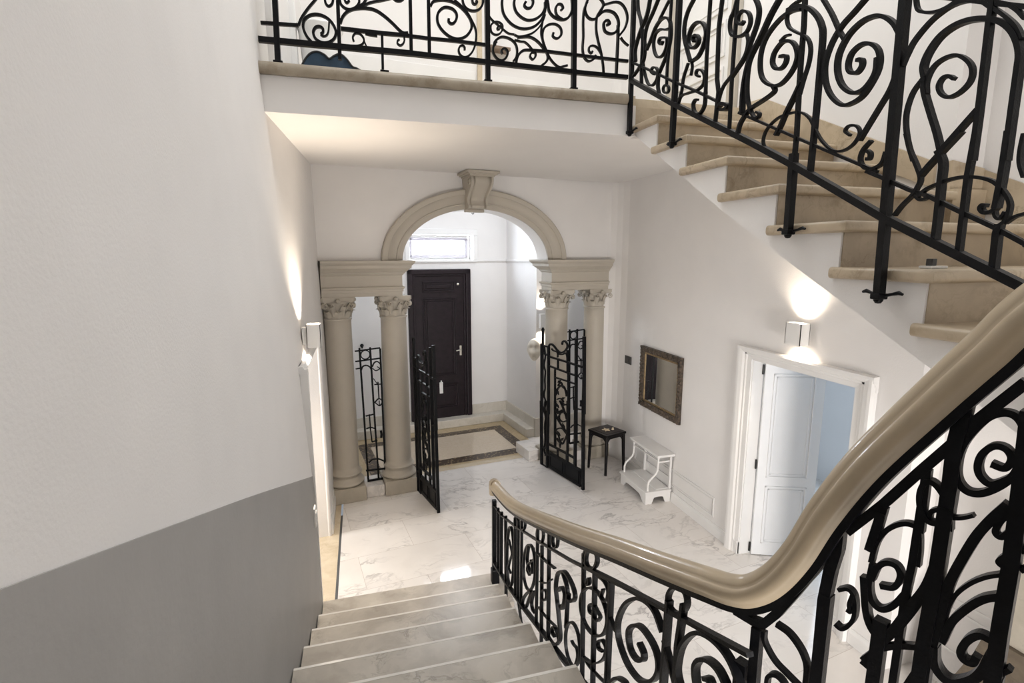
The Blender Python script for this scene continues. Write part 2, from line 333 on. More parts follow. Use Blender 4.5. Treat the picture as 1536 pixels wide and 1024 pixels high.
('s',0.0181,[(4.152,4.699),(4.116,4.601),(4.052,4.495),(3.983,4.458),(3.921,4.479),(3.904,4.526),(3.929,4.57),(3.983,4.59),(4.007,4.568),(3.957,4.531)]),
('s',0.0201,[(3.459,4.877),(3.536,4.818),(3.569,4.747),(3.565,4.661),(3.521,4.561),(3.475,4.471)]),
('s',0.0216,[(3.461,4.467),(3.38,4.477),(3.323,4.539),(3.311,4.606),(3.348,4.668),(3.41,4.7),(3.474,4.693),(3.511,4.642),(3.507,4.594),(3.461,4.553),(3.412,4.552),(3.387,4.579),(3.418,4.622),(3.459,4.621),(3.44,4.589)]),
('s',0.0185,[(3.499,4.47),(3.548,4.39),(3.567,4.298),(3.605,4.228)]),
('s',0.016,[(3.461,4.467),(3.449,4.426),(3.461,4.375)]),
('s',0.0179,[(3.6,4.227),(3.564,4.269),(3.476,4.264),(3.375,4.256),(3.313,4.275),(3.302,4.326),(3.338,4.373),(3.388,4.388),(3.397,4.364),(3.359,4.338)]),
('baluster',0.0248,[(3.284,4.786),(3.29,4.439),(3.279,4.211)]),
('s',0.0197,[(3.28,4.22),(3.281,4.139),(3.312,4.101),(3.352,4.094),(3.396,4.125),(3.413,4.172),(3.394,4.195),(3.366,4.193)]),
('baluster',0.026,[(3.16,4.735),(3.178,4.574),(3.165,4.268),(3.142,4.183),(3.157,3.983)]),
('s',0.0276,[(3.129,4.088),(3.102,4.098),(3.066,4.089),(3.036,4.067),(3.062,4.054),(3.105,4.064)]),
('baluster',0.0264,[(3.011,4.673),(3.016,4.24),(3.01,3.909)]),
('s',0.0209,[(3.009,4.691),(3.033,4.625),(3.063,4.589),(3.066,4.541),(3.042,4.488),(2.984,4.455)]),
('s',0.0204,[(3.016,4.467),(2.953,4.449),(2.903,4.457),(2.878,4.499),(2.899,4.554),(2.953,4.588),(2.99,4.579),(2.993,4.543),(2.96,4.516),(2.936,4.525)]),
('s',0.0169,[(2.904,4.443),(2.888,4.391),(2.904,4.33),(2.959,4.281),(3.024,4.242),(3.093,4.202),(3.129,4.14),(3.144,4.071)]),
('s',0.0221,[(2.857,4.627),(2.814,4.546),(2.817,4.475),(2.86,4.39),(2.909,4.313),(3.016,4.235)]),
('s',0.0258,[(2.65,4.531),(2.713,4.47),(2.782,4.381),(2.857,4.296),(2.89,4.202),(2.902,4.1),(2.898,3.99)]),
('s',0.0181,[(2.855,4.305),(2.87,4.215),(2.866,4.109),(2.843,4.027),(2.791,3.947),(2.755,3.937),(2.747,3.954),(2.772,3.97)]),
('s',0.0262,[(2.586,4.444),(2.515,4.436),(2.445,4.401),(2.384,4.342),(2.346,4.28),(2.332,4.219),(2.331,4.06),(2.331,3.833),(2.335,3.562)]),
('s',0.0225,[(2.49,4.412),(2.561,4.429),(2.644,4.418),(2.728,4.37),(2.767,4.303),(2.768,4.212),(2.736,4.138),(2.664,4.086),(2.593,4.073),(2.525,4.111),(2.49,4.168),(2.503,4.229),(2.543,4.274),(2.605,4.292),(2.661,4.258),(2.671,4.209),(2.641,4.168),(2.596,4.157),(2.568,4.18),(2.572,4.211),(2.616,4.222)]),
('s',0.0148,[(2.625,4.303),(2.589,4.316),(2.553,4.311)]),
('s',0.022,[(2.655,4.083),(2.638,4.047),(2.716,4.023),(2.811,4.005),(2.853,3.986),(2.907,3.935),(2.929,3.875)]),
('baluster',0.0269,[(2.47,4.448),(2.463,4.324),(2.463,4.176),(2.46,4.033),(2.449,3.773),(2.453,3.599)]),
('s',0.0161,[(2.484,4.462),(2.563,4.452),(2.588,4.413),(2.567,4.355),(2.512,4.309),(2.439,4.258),(2.405,4.197),(2.407,4.125),(2.432,4.05),(2.452,3.98)]),
('s',0.0222,[(2.446,4.045),(2.487,3.98),(2.538,3.906),(2.568,3.851),(2.601,3.804)]),
('s',0.0156,[(2.671,3.73),(2.699,3.796),(2.672,3.855),(2.598,3.894),(2.513,3.9),(2.43,3.885),(2.369,3.841),(2.33,3.783),(2.28,3.715),(2.213,3.658),(2.152,3.641),(2.098,3.657),(2.066,3.693),(2.067,3.723),(2.091,3.746),(2.128,3.751),(2.144,3.732),(2.113,3.706)]),
('mid',0.0216,[(2.93,4.004),(2.343,3.709),(1.95,3.515)]),
('s',0.0224,[(2.101,4.302),(2.154,4.269),(2.222,4.229),(2.273,4.167),(2.301,4.083),(2.286,3.991),(2.243,3.916),(2.178,3.86),(2.122,3.853),(2.062,3.875),(2.011,3.941),(1.997,3.994),(2.009,4.047),(2.045,4.087),(2.099,4.105),(2.148,4.085),(2.164,4.04),(2.149,4.001),(2.111,3.986),(2.087,4.008),(2.092,4.037),(2.117,4.042)]),
('s',0.0199,[(2.362,4.419),(2.29,4.312),(2.235,4.215),(2.2,4.163)]),
('s',0.0235,[(1.914,4.083),(1.947,4.136),(1.992,4.179),(2.043,4.204),(2.111,4.206),(2.178,4.172),(2.222,4.104),(2.222,4.027),(2.19,3.956),(2.137,3.907),(2.091,3.894),(2.049,3.909),(2.013,3.956),(2.011,4.02)]),
('s',0.0196,[(1.92,4.099),(1.902,4.018),(1.908,3.945),(1.929,3.868),(1.976,3.795),(2.019,3.732),(2.059,3.672)]),
('s',0.0172,[(1.997,3.66),(2.032,3.629),(2.045,3.594),(2.035,3.562),(2.004,3.536),(1.961,3.535),(1.93,3.553),(1.918,3.598)]),
('s',0.0204,[(2.014,3.619),(1.996,3.604),(1.996,3.582),(2.013,3.581)]),
('s',0.0201,[(1.886,3.946),(1.87,3.985),(1.844,4.031),(1.792,4.078),(1.746,4.101),(1.7,4.111),(1.649,4.104),(1.598,4.08),(1.559,4.043)]),
('s',0.0165,[(1.863,4.208),(1.846,4.153),(1.811,4.127),(1.765,4.112),(1.724,4.112),(1.679,4.125)]),
('s',0.0261,[(1.781,3.871),(1.791,3.914),(1.777,3.96),(1.74,4.006),(1.69,4.028),(1.634,4.029),(1.573,4.011),(1.523,3.982),(1.484,3.941),(1.459,3.895),(1.445,3.847),(1.443,3.792),(1.442,3.66),(1.44,3.482)]),
('s',0.0169,[(1.582,4.079),(1.522,4.044),(1.478,4.005),(1.445,3.962)]),
('s',0.0169,[(1.554,4.041),(1.505,3.99),(1.47,3.946),(1.445,3.896)]),
('baluster',0.0294,[(1.559,4.038),(1.56,3.99),(1.557,3.854),(1.554,3.659),(1.554,3.5)]),
('s',0.0246,[(1.559,3.689),(1.615,3.627),(1.676,3.559)]),
('s',0.0244,[(1.781,3.871),(1.776,3.815),(1.74,3.721),(1.704,3.634),(1.677,3.556)]),
('s',0.0187,[(1.766,3.8),(1.771,3.85),(1.75,3.898),(1.71,3.918),(1.663,3.914),(1.623,3.884),(1.599,3.845),(1.601,3.801),(1.633,3.77),(1.673,3.762),(1.705,3.784),(1.719,3.817),(1.707,3.843),(1.683,3.844),(1.661,3.827)]),
('s',0.0173,[(1.787,3.867),(1.824,3.822),(1.842,3.758),(1.84,3.694),(1.818,3.612),(1.788,3.537)]),
('s',0.0175,[(1.834,3.658),(1.807,3.583),(1.773,3.52),(1.747,3.459),(1.757,3.422),(1.776,3.391),(1.813,3.355),(1.844,3.314)]),
('s',0.0281,[(1.688,3.562),(1.663,3.509),(1.66,3.441),(1.656,3.318),(1.655,3.198)]),
('s',0.023,[(1.608,3.621),(1.675,3.552),(1.719,3.505),(1.75,3.469)]),
('s',0.0181,[(1.749,3.388),(1.714,3.414),(1.66,3.432),(1.614,3.442),(1.563,3.442),(1.512,3.431),(1.468,3.41),(1.433,3.374),(1.409,3.333),(1.406,3.299),(1.414,3.266),(1.431,3.25)]),
('s',0.0158,[(1.354,3.289),(1.386,3.279),(1.412,3.258)]),
('s',0.0171,[(1.763,3.393),(1.734,3.371),(1.7,3.381)]),
('baluster',0.0304,[(1.554,3.612),(1.562,3.441),(1.558,3.147)]),
('s',0.0288,[(1.444,3.589),(1.444,3.442),(1.447,3.347),(1.449,3.314)]),
('s',0.0201,[(1.446,3.319),(1.461,3.303),(1.485,3.301),(1.5,3.317),(1.495,3.329),(1.482,3.327)]),
('s',0.0151,[(1.454,3.309),(1.446,3.285),(1.43,3.275),(1.417,3.3)]),
('baluster',0.0373,[(1.43,3.256),(1.433,3.222),(1.428,3.081)]),
('mid',0.0258,[(2.006,3.527),(1.928,3.489),(1.787,3.417),(1.703,3.383),(1.574,3.312),(1.446,3.245),(1.34,3.182)]),
('s',0.0167,[(1.396,3.569),(1.399,3.516),(1.395,3.467),(1.376,3.416)]),
('rail',0.0512,[(4.356,4.601),(3.676,4.247),(2.781,3.795),(2.455,3.623),(1.88,3.302),(1.326,3.03)]),
('post',0.0474,[(1.909,4.215),(1.892,3.5),(1.875,2.945)]),
('post',0.0475,[(2.457,3.682),(2.452,3.257)])],
'C': [('post',0.0432,[(4.3,0.971),(4.319,0.143)]),
('mid',0.0179,[(4.287,0.921),(4.044,0.953),(3.624,1.076),(3.043,1.271),(2.533,1.449),(1.946,1.677)]),
('rail',0.0285,[(4.337,0.351),(3.888,0.427),(3.337,0.558),(2.907,0.678),(2.563,0.774),(2.333,0.852),(2.136,0.918),(1.849,1.02)]),
('baluster',0.0191,[(4.158,0.965),(4.168,0.386)]),
('baluster',0.0221,[(4.043,0.985),(4.064,0.384)]),
('baluster',0.0198,[(3.909,1.017),(3.902,0.267)]),
('baluster',0.0185,[(3.625,1.145),(3.617,0.497)]),
('baluster',0.0181,[(3.54,1.172),(3.551,0.508),(3.455,0.366)]),
('baluster',0.0178,[(3.454,1.217),(3.472,0.479)]),
('s',0.0136,[(3.555,1.145),(3.558,1.125),(3.567,1.105),(3.581,1.087),(3.597,1.074),(3.614,1.069),(3.628,1.073),(3.637,1.084),(3.641,1.101),(3.637,1.121),(3.628,1.142),(3.614,1.16),(3.598,1.172),(3.581,1.176),(3.568,1.173),(3.558,1.162),(3.555,1.145)]),
('s',0.013,[(3.371,1.226),(3.374,1.208),(3.384,1.188),(3.4,1.171),(3.418,1.157),(3.437,1.151),(3.453,1.151),(3.464,1.16),(3.468,1.175),(3.464,1.193),(3.454,1.213),(3.438,1.231),(3.419,1.244),(3.401,1.25),(3.385,1.249),(3.375,1.24),(3.371,1.226)]),
('s',0.013,[(2.978,1.358),(2.982,1.334),(2.995,1.308),(3.015,1.284),(3.039,1.266),(3.063,1.257),(3.084,1.258),(3.099,1.27),(3.105,1.29),(3.1,1.315),(3.087,1.342),(3.066,1.365),(3.042,1.383),(3.018,1.391),(2.997,1.389),(2.984,1.378),(2.978,1.358)]),
('s',0.0119,[(2.721,1.465),(2.724,1.444),(2.732,1.422),(2.746,1.403),(2.762,1.39),(2.779,1.384),(2.793,1.387),(2.804,1.399),(2.808,1.416),(2.805,1.438),(2.796,1.46),(2.782,1.478),(2.766,1.491),(2.749,1.496),(2.735,1.493),(2.725,1.482),(2.721,1.465)]),
('s',0.013,[(2.185,1.673),(2.18,1.655),(2.187,1.632),(2.204,1.608),(2.23,1.585),(2.261,1.568),(2.291,1.558),(2.317,1.558),(2.334,1.568),(2.339,1.587),(2.331,1.611),(2.312,1.637),(2.285,1.66),(2.254,1.676),(2.224,1.684),(2.2,1.683),(2.185,1.673)]),
('baluster',0.0188,[(3.093,1.331),(3.109,0.607)]),
('baluster',0.0197,[(3.003,1.268),(2.998,0.511)]),
('baluster',0.0201,[(2.872,1.423),(2.866,0.695)]),
('baluster',0.019,[(2.343,1.599),(2.329,0.865)]),
('baluster',0.0202,[(2.204,1.573),(2.194,0.894)]),
('baluster',0.017,[(2.029,1.633),(2.031,0.965)]),
('s',0.0143,[(3.668,0.797),(3.675,0.695),(3.696,0.598),(3.727,0.521),(3.766,0.476),(3.805,0.471),(3.838,0.507),(3.86,0.581),(3.868,0.678),(3.859,0.785),(3.836,0.883),(3.803,0.957),(3.765,0.997),(3.727,0.998),(3.696,0.96),(3.675,0.89),(3.668,0.797)]),
('s',0.0144,[(3.812,0.86),(3.765,0.834),(3.719,0.793),(3.765,0.713),(3.813,0.614),(3.754,0.598)]),
('s',0.0154,[(3.136,1.031),(3.145,0.961),(3.171,0.888),(3.213,0.822),(3.265,0.774),(3.318,0.752),(3.365,0.761),(3.398,0.8),(3.41,0.863),(3.399,0.939),(3.369,1.015),(3.323,1.08),(3.271,1.123),(3.219,1.139),(3.176,1.127),(3.147,1.089),(3.136,1.031)]),
('s',0.0168,[(3.289,1.106),(3.32,0.98),(3.272,0.932),(3.213,0.938),(3.196,0.994),(3.228,1.035)]),
('s',0.0139,[(3.187,1.149),(3.163,1.074),(3.273,0.978),(3.318,0.903),(3.258,0.895)]),
('s',0.0159,[(3.446,0.514),(3.412,0.603),(3.315,0.717),(3.224,0.794),(3.268,0.702),(3.337,0.59)]),
('s',0.0152,[(3.158,0.838),(3.209,0.727),(3.19,0.678),(3.133,0.688)]),
('s',0.0101,[(3.073,1.171),(2.924,1.204),(2.764,1.254)]),
('s',0.0115,[(3.035,0.992),(2.919,1.054),(2.812,1.15)]),
('s',0.0103,[(3.063,0.783),(2.912,0.818),(2.732,0.881)]),
('s',0.0116,[(2.909,0.976),(2.912,0.959),(2.921,0.94),(2.936,0.921),(2.953,0.906),(2.971,0.897),(2.986,0.895),(2.997,0.901),(3.001,0.914),(2.998,0.932),(2.988,0.951),(2.973,0.97),(2.955,0.985),(2.938,0.993),(2.923,0.995),(2.913,0.989),(2.909,0.976)]),
('s',0.0174,[(2.711,0.775),(2.657,0.858),(2.674,0.951),(2.712,1.057),(2.742,1.142),(2.719,1.236),(2.665,1.296),(2.588,1.334),(2.492,1.325),(2.445,1.285),(2.479,1.228),(2.537,1.203),(2.538,1.234)]),
('s',0.016,[(2.634,1.309),(2.56,1.25),(2.558,1.138),(2.567,0.998)]),
('s',0.0164,[(2.702,1.143),(2.652,1.202),(2.598,1.2),(2.604,1.132),(2.639,1.068),(2.672,1.071)]),
('s',0.0148,[(2.87,0.707),(2.761,0.735),(2.678,0.82),(2.704,0.862),(2.766,0.856),(2.799,0.796),(2.746,0.802)]),
('s',0.0145,[(2.372,1.048),(2.366,1),(2.375,0.948),(2.398,0.898),(2.432,0.858),(2.472,0.833),(2.512,0.83),(2.546,0.848),(2.567,0.886),(2.573,0.938),(2.562,0.994),(2.536,1.045),(2.5,1.084),(2.46,1.104),(2.422,1.104),(2.391,1.085),(2.372,1.048)]),
('s',0.0111,[(2.481,0.981),(2.452,0.979),(2.41,0.988),(2.394,0.951),(2.418,0.881)]),
('s',0.015,[(2.074,1.468),(2.057,1.43),(2.061,1.383),(2.085,1.331),(2.128,1.282),(2.184,1.243),(2.246,1.22),(2.304,1.218),(2.347,1.24),(2.368,1.281),(2.362,1.335),(2.331,1.392),(2.282,1.442),(2.222,1.477),(2.162,1.494),(2.111,1.49),(2.074,1.468)]),
('s',0.013,[(2.198,1.347),(2.252,1.325),(2.259,1.355),(2.213,1.398),(2.165,1.393),(2.131,1.385),(2.162,1.338),(2.197,1.331)]),
('s',0.0115,[(2.182,1.577),(2.1,1.597),(2.056,1.574),(2.073,1.509),(2.127,1.495),(2.108,1.55)]),
('s',0.0123,[(2.302,1.455),(2.272,1.503),(2.266,1.479),(2.289,1.452)]),
('s',0.0119,[(2.315,1.009),(2.193,1.075),(2.085,1.187),(2.057,1.269),(2.102,1.279),(2.148,1.229),(2.135,1.206),(2.087,1.228)]),
('s',0.0121,[(2.316,1.015),(2.239,1.019),(2.11,1.06),(2.014,1.1)]),
('mid',0.0219,[(2.306,1.544),(2.011,1.658),(1.545,1.829),(1.144,1.976)]),
('baluster',0.0203,[(2.206,1.563),(2.196,0.945)]),
('baluster',0.024,[(2.028,1.642),(2.039,1.083)]),
('s',0.0148,[(2.184,1.663),(2.188,1.641),(2.2,1.615),(2.22,1.591),(2.245,1.572),(2.27,1.561),(2.293,1.559),(2.308,1.567),(2.315,1.585),(2.311,1.609),(2.297,1.635),(2.276,1.659),(2.251,1.678),(2.226,1.688),(2.205,1.689),(2.19,1.68),(2.184,1.663)]),
('s',0.0145,[(1.456,1.945),(1.454,1.927),(1.461,1.904),(1.475,1.881),(1.495,1.861),(1.517,1.846),(1.54,1.84),(1.558,1.844),(1.568,1.857),(1.57,1.877),(1.562,1.901),(1.547,1.925),(1.526,1.945),(1.503,1.958),(1.482,1.963),(1.465,1.958),(1.456,1.945)]),
('baluster',0.0233,[(1.564,1.865),(1.572,1.495)]),
('baluster',0.0252,[(1.472,1.913),(1.493,1.732),(1.494,1.553)]),
('s',0.0201,[(1.594,1.709),(1.651,1.754),(1.716,1.754),(1.795,1.716),(1.882,1.631),(1.939,1.528),(1.951,1.452),(1.92,1.394),(1.849,1.358),(1.767,1.362),(1.703,1.396),(1.636,1.466),(1.608,1.536),(1.627,1.591),(1.679,1.615),(1.753,1.613),(1.812,1.575),(1.851,1.514),(1.832,1.451),(1.779,1.442),(1.726,1.479),(1.721,1.514),(1.76,1.533)]),
('s',0.0148,[(2.025,1.459),(1.98,1.434),(1.946,1.442)]),
('s',0.018,[(1.58,1.686),(1.547,1.644),(1.516,1.596),(1.486,1.56)]),
('s',0.0191,[(1.454,1.578),(1.483,1.619),(1.487,1.665),(1.469,1.748),(1.421,1.83),(1.372,1.876),(1.31,1.901),(1.251,1.904),(1.205,1.885),(1.168,1.843)]),
('s',0.0196,[(1.371,1.668),(1.384,1.704),(1.385,1.739),(1.363,1.78),(1.322,1.812),(1.275,1.821),(1.238,1.805),(1.226,1.787)]),
('s',0.0195,[(1.333,1.735),(1.309,1.748),(1.294,1.731)]),
('s',0.0195,[(2.003,1.13),(1.94,1.209),(1.866,1.253),(1.84,1.245)])],
'D': [('mid',0.0291,[(-0.016,2.058),(0.042,2.056),(0.075,2.064),(0.11,2.12),(0.153,2.209),(0.193,2.296),(0.211,2.337)]),
('post',0.0345,[(0.058,2.041),(0.059,1.837)]),
('s',0.0105,[(0.079,2.042),(0.083,2.009),(0.115,1.97),(0.155,1.951),(0.19,1.937)]),
('s',0.0143,[(0.112,2.087),(0.147,2.081),(0.175,2.061),(0.194,2.036),(0.204,2.005),(0.205,1.945)]),
('s',0.012,[(0.1,1.867),(0.102,1.906),(0.119,1.926),(0.14,1.924),(0.155,1.908)]),
('s',0.0106,[(0.261,2.181),(0.276,2.176),(0.291,2.193),(0.302,2.224),(0.301,2.264),(0.293,2.287),(0.279,2.293),(0.26,2.279)]),
('s',0.0106,[(0.294,2.284),(0.289,2.254),(0.293,2.236),(0.284,2.237)]),
('post',0.0383,[(0.246,2.476),(0.246,2.388),(0.236,2.322),(0.229,2.23),(0.232,1.964)]),
('mid',0.026,[(0.265,2.445),(0.337,2.553),(0.398,2.656),(0.449,2.739),(0.473,2.785),(0.502,2.828),(0.548,2.896)]),
('s',0.0202,[(0.245,2.484),(0.259,2.468),(0.244,2.435)]),
('post',0.031,[(0.461,2.848),(0.458,2.805),(0.452,2.736),(0.454,2.645),(0.453,2.521)]),
('s',0.0158,[(0.561,2.792),(0.545,2.819),(0.526,2.826),(0.503,2.813),(0.482,2.78),(0.465,2.737),(0.46,2.691),(0.466,2.657),(0.484,2.639),(0.507,2.643),(0.532,2.667),(0.551,2.698),(0.559,2.731),(0.562,2.762)]),
('s',0.0145,[(0.551,2.695),(0.522,2.669),(0.503,2.678),(0.495,2.7),(0.499,2.729),(0.515,2.751),(0.534,2.751),(0.545,2.733),(0.537,2.71),(0.515,2.712)]),
('s',0.0128,[(0.464,2.538),(0.459,2.58),(0.446,2.613),(0.427,2.635),(0.411,2.634),(0.403,2.606),(0.407,2.571),(0.422,2.546),(0.439,2.545),(0.449,2.561)]),
('s',0.0107,[(0.425,2.543),(0.427,2.567),(0.441,2.579)]),
('s',0.009,[(0.462,2.567),(0.481,2.575),(0.5,2.589)]),
('baluster',0.0209,[(0.409,2.663),(0.411,2.51)]),
('baluster',0.0192,[(0.337,2.542),(0.328,2.465)]),
('baluster',0.019,[(0.408,2.57),(0.406,2.425),(0.401,2.346),(0.4,2.216),(0.399,2.082)]),
('post',0.0303,[(0.453,2.588),(0.453,2.504),(0.452,2.397),(0.448,2.238),(0.448,2.118)]),
('post',0.0274,[(0.56,2.838),(0.566,2.656),(0.57,2.5),(0.57,2.359),(0.573,2.21)]),
('s',0.0213,[(0.333,2.526),(0.317,2.418)]),
('s',0.0124,[(0.324,2.389),(0.33,2.442),(0.344,2.48),(0.366,2.508),(0.389,2.521),(0.408,2.514),(0.415,2.469),(0.416,2.426)]),
('s',0.0153,[(0.328,2.386),(0.326,2.328),(0.336,2.291),(0.357,2.28),(0.38,2.303),(0.399,2.345)]),
('s',0.0143,[(0.33,2.345),(0.339,2.384),(0.356,2.405),(0.377,2.406),(0.387,2.384),(0.377,2.351),(0.349,2.339)]),
('s',0.0173,[(0.313,2.345),(0.327,2.257),(0.343,2.218),(0.369,2.196)]),
('s',0.0191,[(0.449,2.456),(0.437,2.388),(0.416,2.328),(0.392,2.258),(0.366,2.193),(0.336,2.11)]),
('s',0.0106,[(0.453,2.449),(0.442,2.383),(0.424,2.319),(0.4,2.254),(0.373,2.196)]),
('s',0.0145,[(0.331,2.12),(0.361,2.169),(0.398,2.204),(0.439,2.228)]),
('s',0.0207,[(0.551,2.635),(0.527,2.588),(0.509,2.543),(0.492,2.481),(0.478,2.419),(0.472,2.36),(0.468,2.305),(0.464,2.244)]),
('s',0.0092,[(0.561,2.481),(0.535,2.461),(0.51,2.431),(0.49,2.392),(0.48,2.347),(0.475,2.287)]),
('s',0.0168,[(0.56,2.429),(0.536,2.409),(0.513,2.374),(0.491,2.326),(0.479,2.267)]),
('s',0.0203,[(0.466,2.25),(0.472,2.209),(0.491,2.186),(0.513,2.187),(0.54,2.216),(0.554,2.248),(0.562,2.288)]),
('s',0.016,[(0.558,2.325),(0.539,2.324),(0.522,2.3),(0.514,2.268),(0.521,2.252),(0.536,2.254),(0.541,2.273)]),
('s',0.0111,[(0.574,2.247),(0.595,2.279)]),
('s',0.0123,[(0.559,2.625),(0.544,2.595),(0.538,2.568),(0.548,2.56),(0.559,2.577)]),
('s',0.0123,[(0.571,2.535),(0.557,2.518),(0.551,2.505),(0.559,2.499),(0.574,2.497)]),
('s',0.0182,[(0.424,2.1),(0.441,2.16),(0.455,2.2)]),
('s',0.0106,[(0.585,2.502),(0.599,2.519)]),
('s',0.0106,[(0.581,2.543),(0.594,2.557)])],
'G': [('stile',0.0451,[(-0.057,1.846),(-0.039,0.784)]),
('stile',0.0319,[(0.121,1.823),(0.137,0.831)]),
('bar',0.0196,[(-0.023,1.826),(0.121,1.823)]),
('bar',0.0172,[(-0.021,1.713),(0.157,1.693)]),
('s',0.0149,[(0.011,1.812),(0.036,1.666),(0.005,1.534),(0.04,1.452),(0.031,1.324),(0.04,1.198),(0.013,1.089),(0.06,0.997),(0.039,0.888),(0.056,0.81)]),
('s',0.0236,[(0.123,1.743),(0.125,1.83),(0.174,1.874),(0.249,1.861),(0.334,1.814),(0.417,1.791),(0.497,1.816),(0.565,1.874),(0.569,1.933),(0.513,1.966),(0.464,1.947),(0.451,1.909)]),
('s',0.0188,[(0.197,1.81),(0.24,1.793),(0.324,1.788),(0.397,1.766),(0.478,1.777),(0.537,1.805),(0.568,1.768),(0.576,1.711)]),
('s',0.0214,[(0.335,1.79),(0.352,1.756),(0.349,1.713)]),
('bar',0.0255,[(0.124,1.687),(0.379,1.688),(0.6,1.686),(0.773,1.682),(0.974,1.68)]),
('bar',0.0212,[(0.127,1.551),(0.362,1.546),(0.604,1.539),(0.777,1.538)]),
('bar',0.0143,[(0.358,1.685),(0.362,1.546)]),
('bar',0.0208,[(0.581,1.853),(0.591,1.536)]),
('bar',0.0218,[(0.289,1.532),(0.304,0.876)]),
('bar',0.0256,[(0.608,1.539),(0.625,0.963)]),
('stile',0.034,[(0.77,2.043),(0.799,1.01)]),
('stile',0.0488,[(0.938,2.088),(0.97,1.056)]),
('bar',0.0163,[(0.291,1.415),(0.608,1.421),(0.781,1.422)]),
('s',0.019,[(0.318,1.161),(0.348,1.242),(0.409,1.305),(0.47,1.331),(0.531,1.308),(0.574,1.221)]),
('s',0.0214,[(0.367,1.308),(0.428,1.37),(0.47,1.343),(0.409,1.317)]),
('s',0.0234,[(0.552,1.288),(0.583,1.235),(0.564,1.207)]),
('s',0.0179,[(0.351,1.107),(0.434,1.139),(0.507,1.108),(0.435,1.09),(0.478,1.039),(0.542,0.94)]),
('s',0.0142,[(0.435,1.102),(0.517,1.08),(0.578,1.083)]),
('s',0.018,[(0.303,0.894),(0.355,0.97),(0.377,0.926),(0.439,0.961),(0.48,0.941)]),
('stile',0.0529,[(-0.055,0.986),(-0.031,0.012)]),
('stile',0.0375,[(0.122,1.03),(0.121,0.005)]),
('s',0.0174,[(0.045,1.011),(0.033,0.919),(0.07,0.793),(0.039,0.619),(0.056,0.411),(0.032,0.251),(0.081,0.175)]),
('s',0.0174,[(0.065,1.016),(0.021,0.87),(0.063,0.746),(0.053,0.563),(0.077,0.388),(0.098,0.242),(0.06,0.168)]),
('bar',0.0234,[(-0.009,0.283),(0.123,0.296)]),
('bar',0.0206,[(-0.058,0.002),(0.116,-0.005)]),
('bar',0.0281,[(0.302,1.074),(0.318,0.39)]),
('bar',0.0299,[(0.603,1.148),(0.624,0.275)]),
('stile',0.0399,[(0.786,1.193),(0.8,0.267)]),
('stile',0.0523,[(0.952,1.234),(0.986,-0.015)]),
('s',0.0219,[(0.417,1.103),(0.49,1.036),(0.551,0.953),(0.588,0.878)]),
('s',0.0177,[(0.49,1.05),(0.594,1.097)]),
('s',0.0195,[(0.307,0.858),(0.337,0.938),(0.386,0.908),(0.468,0.98),(0.423,0.904),(0.376,0.833)]),
('s',0.0221,[(0.326,0.878),(0.389,0.808),(0.498,0.738),(0.594,0.695)]),
('s',0.0193,[(0.411,0.886),(0.424,0.832),(0.496,0.817),(0.577,0.854)]),
('s',0.0194,[(0.308,0.594),(0.356,0.667),(0.475,0.717),(0.559,0.685),(0.595,0.653),(0.528,0.531),(0.493,0.491),(0.432,0.53),(0.394,0.591),(0.332,0.609)]),
('s',0.0196,[(0.359,0.536),(0.396,0.504),(0.481,0.488)]),
('bar',0.025,[(0.148,0.38),(0.387,0.384),(0.626,0.384),(0.808,0.382)]),
('bar',0.0278,[(0.138,0.217),(0.391,0.237),(0.63,0.248),(0.944,0.263)]),
('bar',0.0197,[(0.382,0.382),(0.386,0.235)]),
('bar',0.022,[(0.603,0.376),(0.607,0.24)]),
('bar',0.0131,[(0.807,1.089),(0.914,1.104)])],
'L': [('stile',0.0268,[(-0.062,1.939),(-0.046,1.134),(-0.029,0.151)]),
('stile',0.0269,[(0.074,1.939),(0.087,1.209),(0.11,0.157)]),
('stile',0.0271,[(0.219,1.915),(0.224,1.112),(0.239,0.186)]),
('bar',0.0203,[(-0.137,1.902),(0.275,1.923)]),
('bar',0.0203,[(-0.14,1.769),(0.27,1.787)]),
('bar',0.0162,[(-0.129,1.673),(-0.06,1.677)]),
('s',0.0162,[(0.068,1.844),(0.063,1.822),(0.049,1.804),(0.03,1.793),(0.007,1.79),(-0.015,1.795),(-0.033,1.809),(-0.045,1.828),(-0.049,1.85),(-0.043,1.872),(-0.03,1.89),(-0.01,1.902),(0.012,1.905),(0.034,1.899),(0.053,1.886),(0.065,1.866),(0.068,1.844)]),
('s',0.0203,[(-0.052,1.65),(-0.03,1.696),(0.013,1.708),(0.057,1.685),(0.081,1.636)]),
('s',0.0184,[(0.091,1.683),(0.119,1.733),(0.159,1.746),(0.197,1.708),(0.217,1.661)]),
('s',0.0143,[(0.096,1.662),(0.134,1.628),(0.185,1.65),(0.156,1.679)]),
('s',0.0123,[(0.1,1.525),(0.147,1.448)]),
('bar',0.0144,[(0.107,1.445),(0.226,1.443)]),
('bar',0.0165,[(0.156,1.475),(0.16,1.246)]),
('s',0.0165,[(0.103,1.207),(0.159,1.25),(0.217,1.209),(0.165,1.155),(0.103,1.207)]),
('bar',0.0124,[(0.162,1.224),(0.163,1.149)]),
('bar',0.0165,[(-0.024,1.036),(0.084,1.048)]),
('bar',0.0187,[(0.026,1.053),(0.031,0.848),(0.044,0.673)]),
('s',0.0166,[(-0.024,0.864),(0.033,0.874),(0.088,0.854)]),
('bar',0.0167,[(0.044,0.673),(0.115,0.688)]),
('s',0.0335,[(0.167,0.814),(0.173,0.759),(0.167,0.715)]),
('s',0.0189,[(-0.012,0.394),(0.034,0.428),(0.115,0.428),(0.226,0.378)]),
('bar',0.0253,[(-0.053,0.292),(0.222,0.278)]),
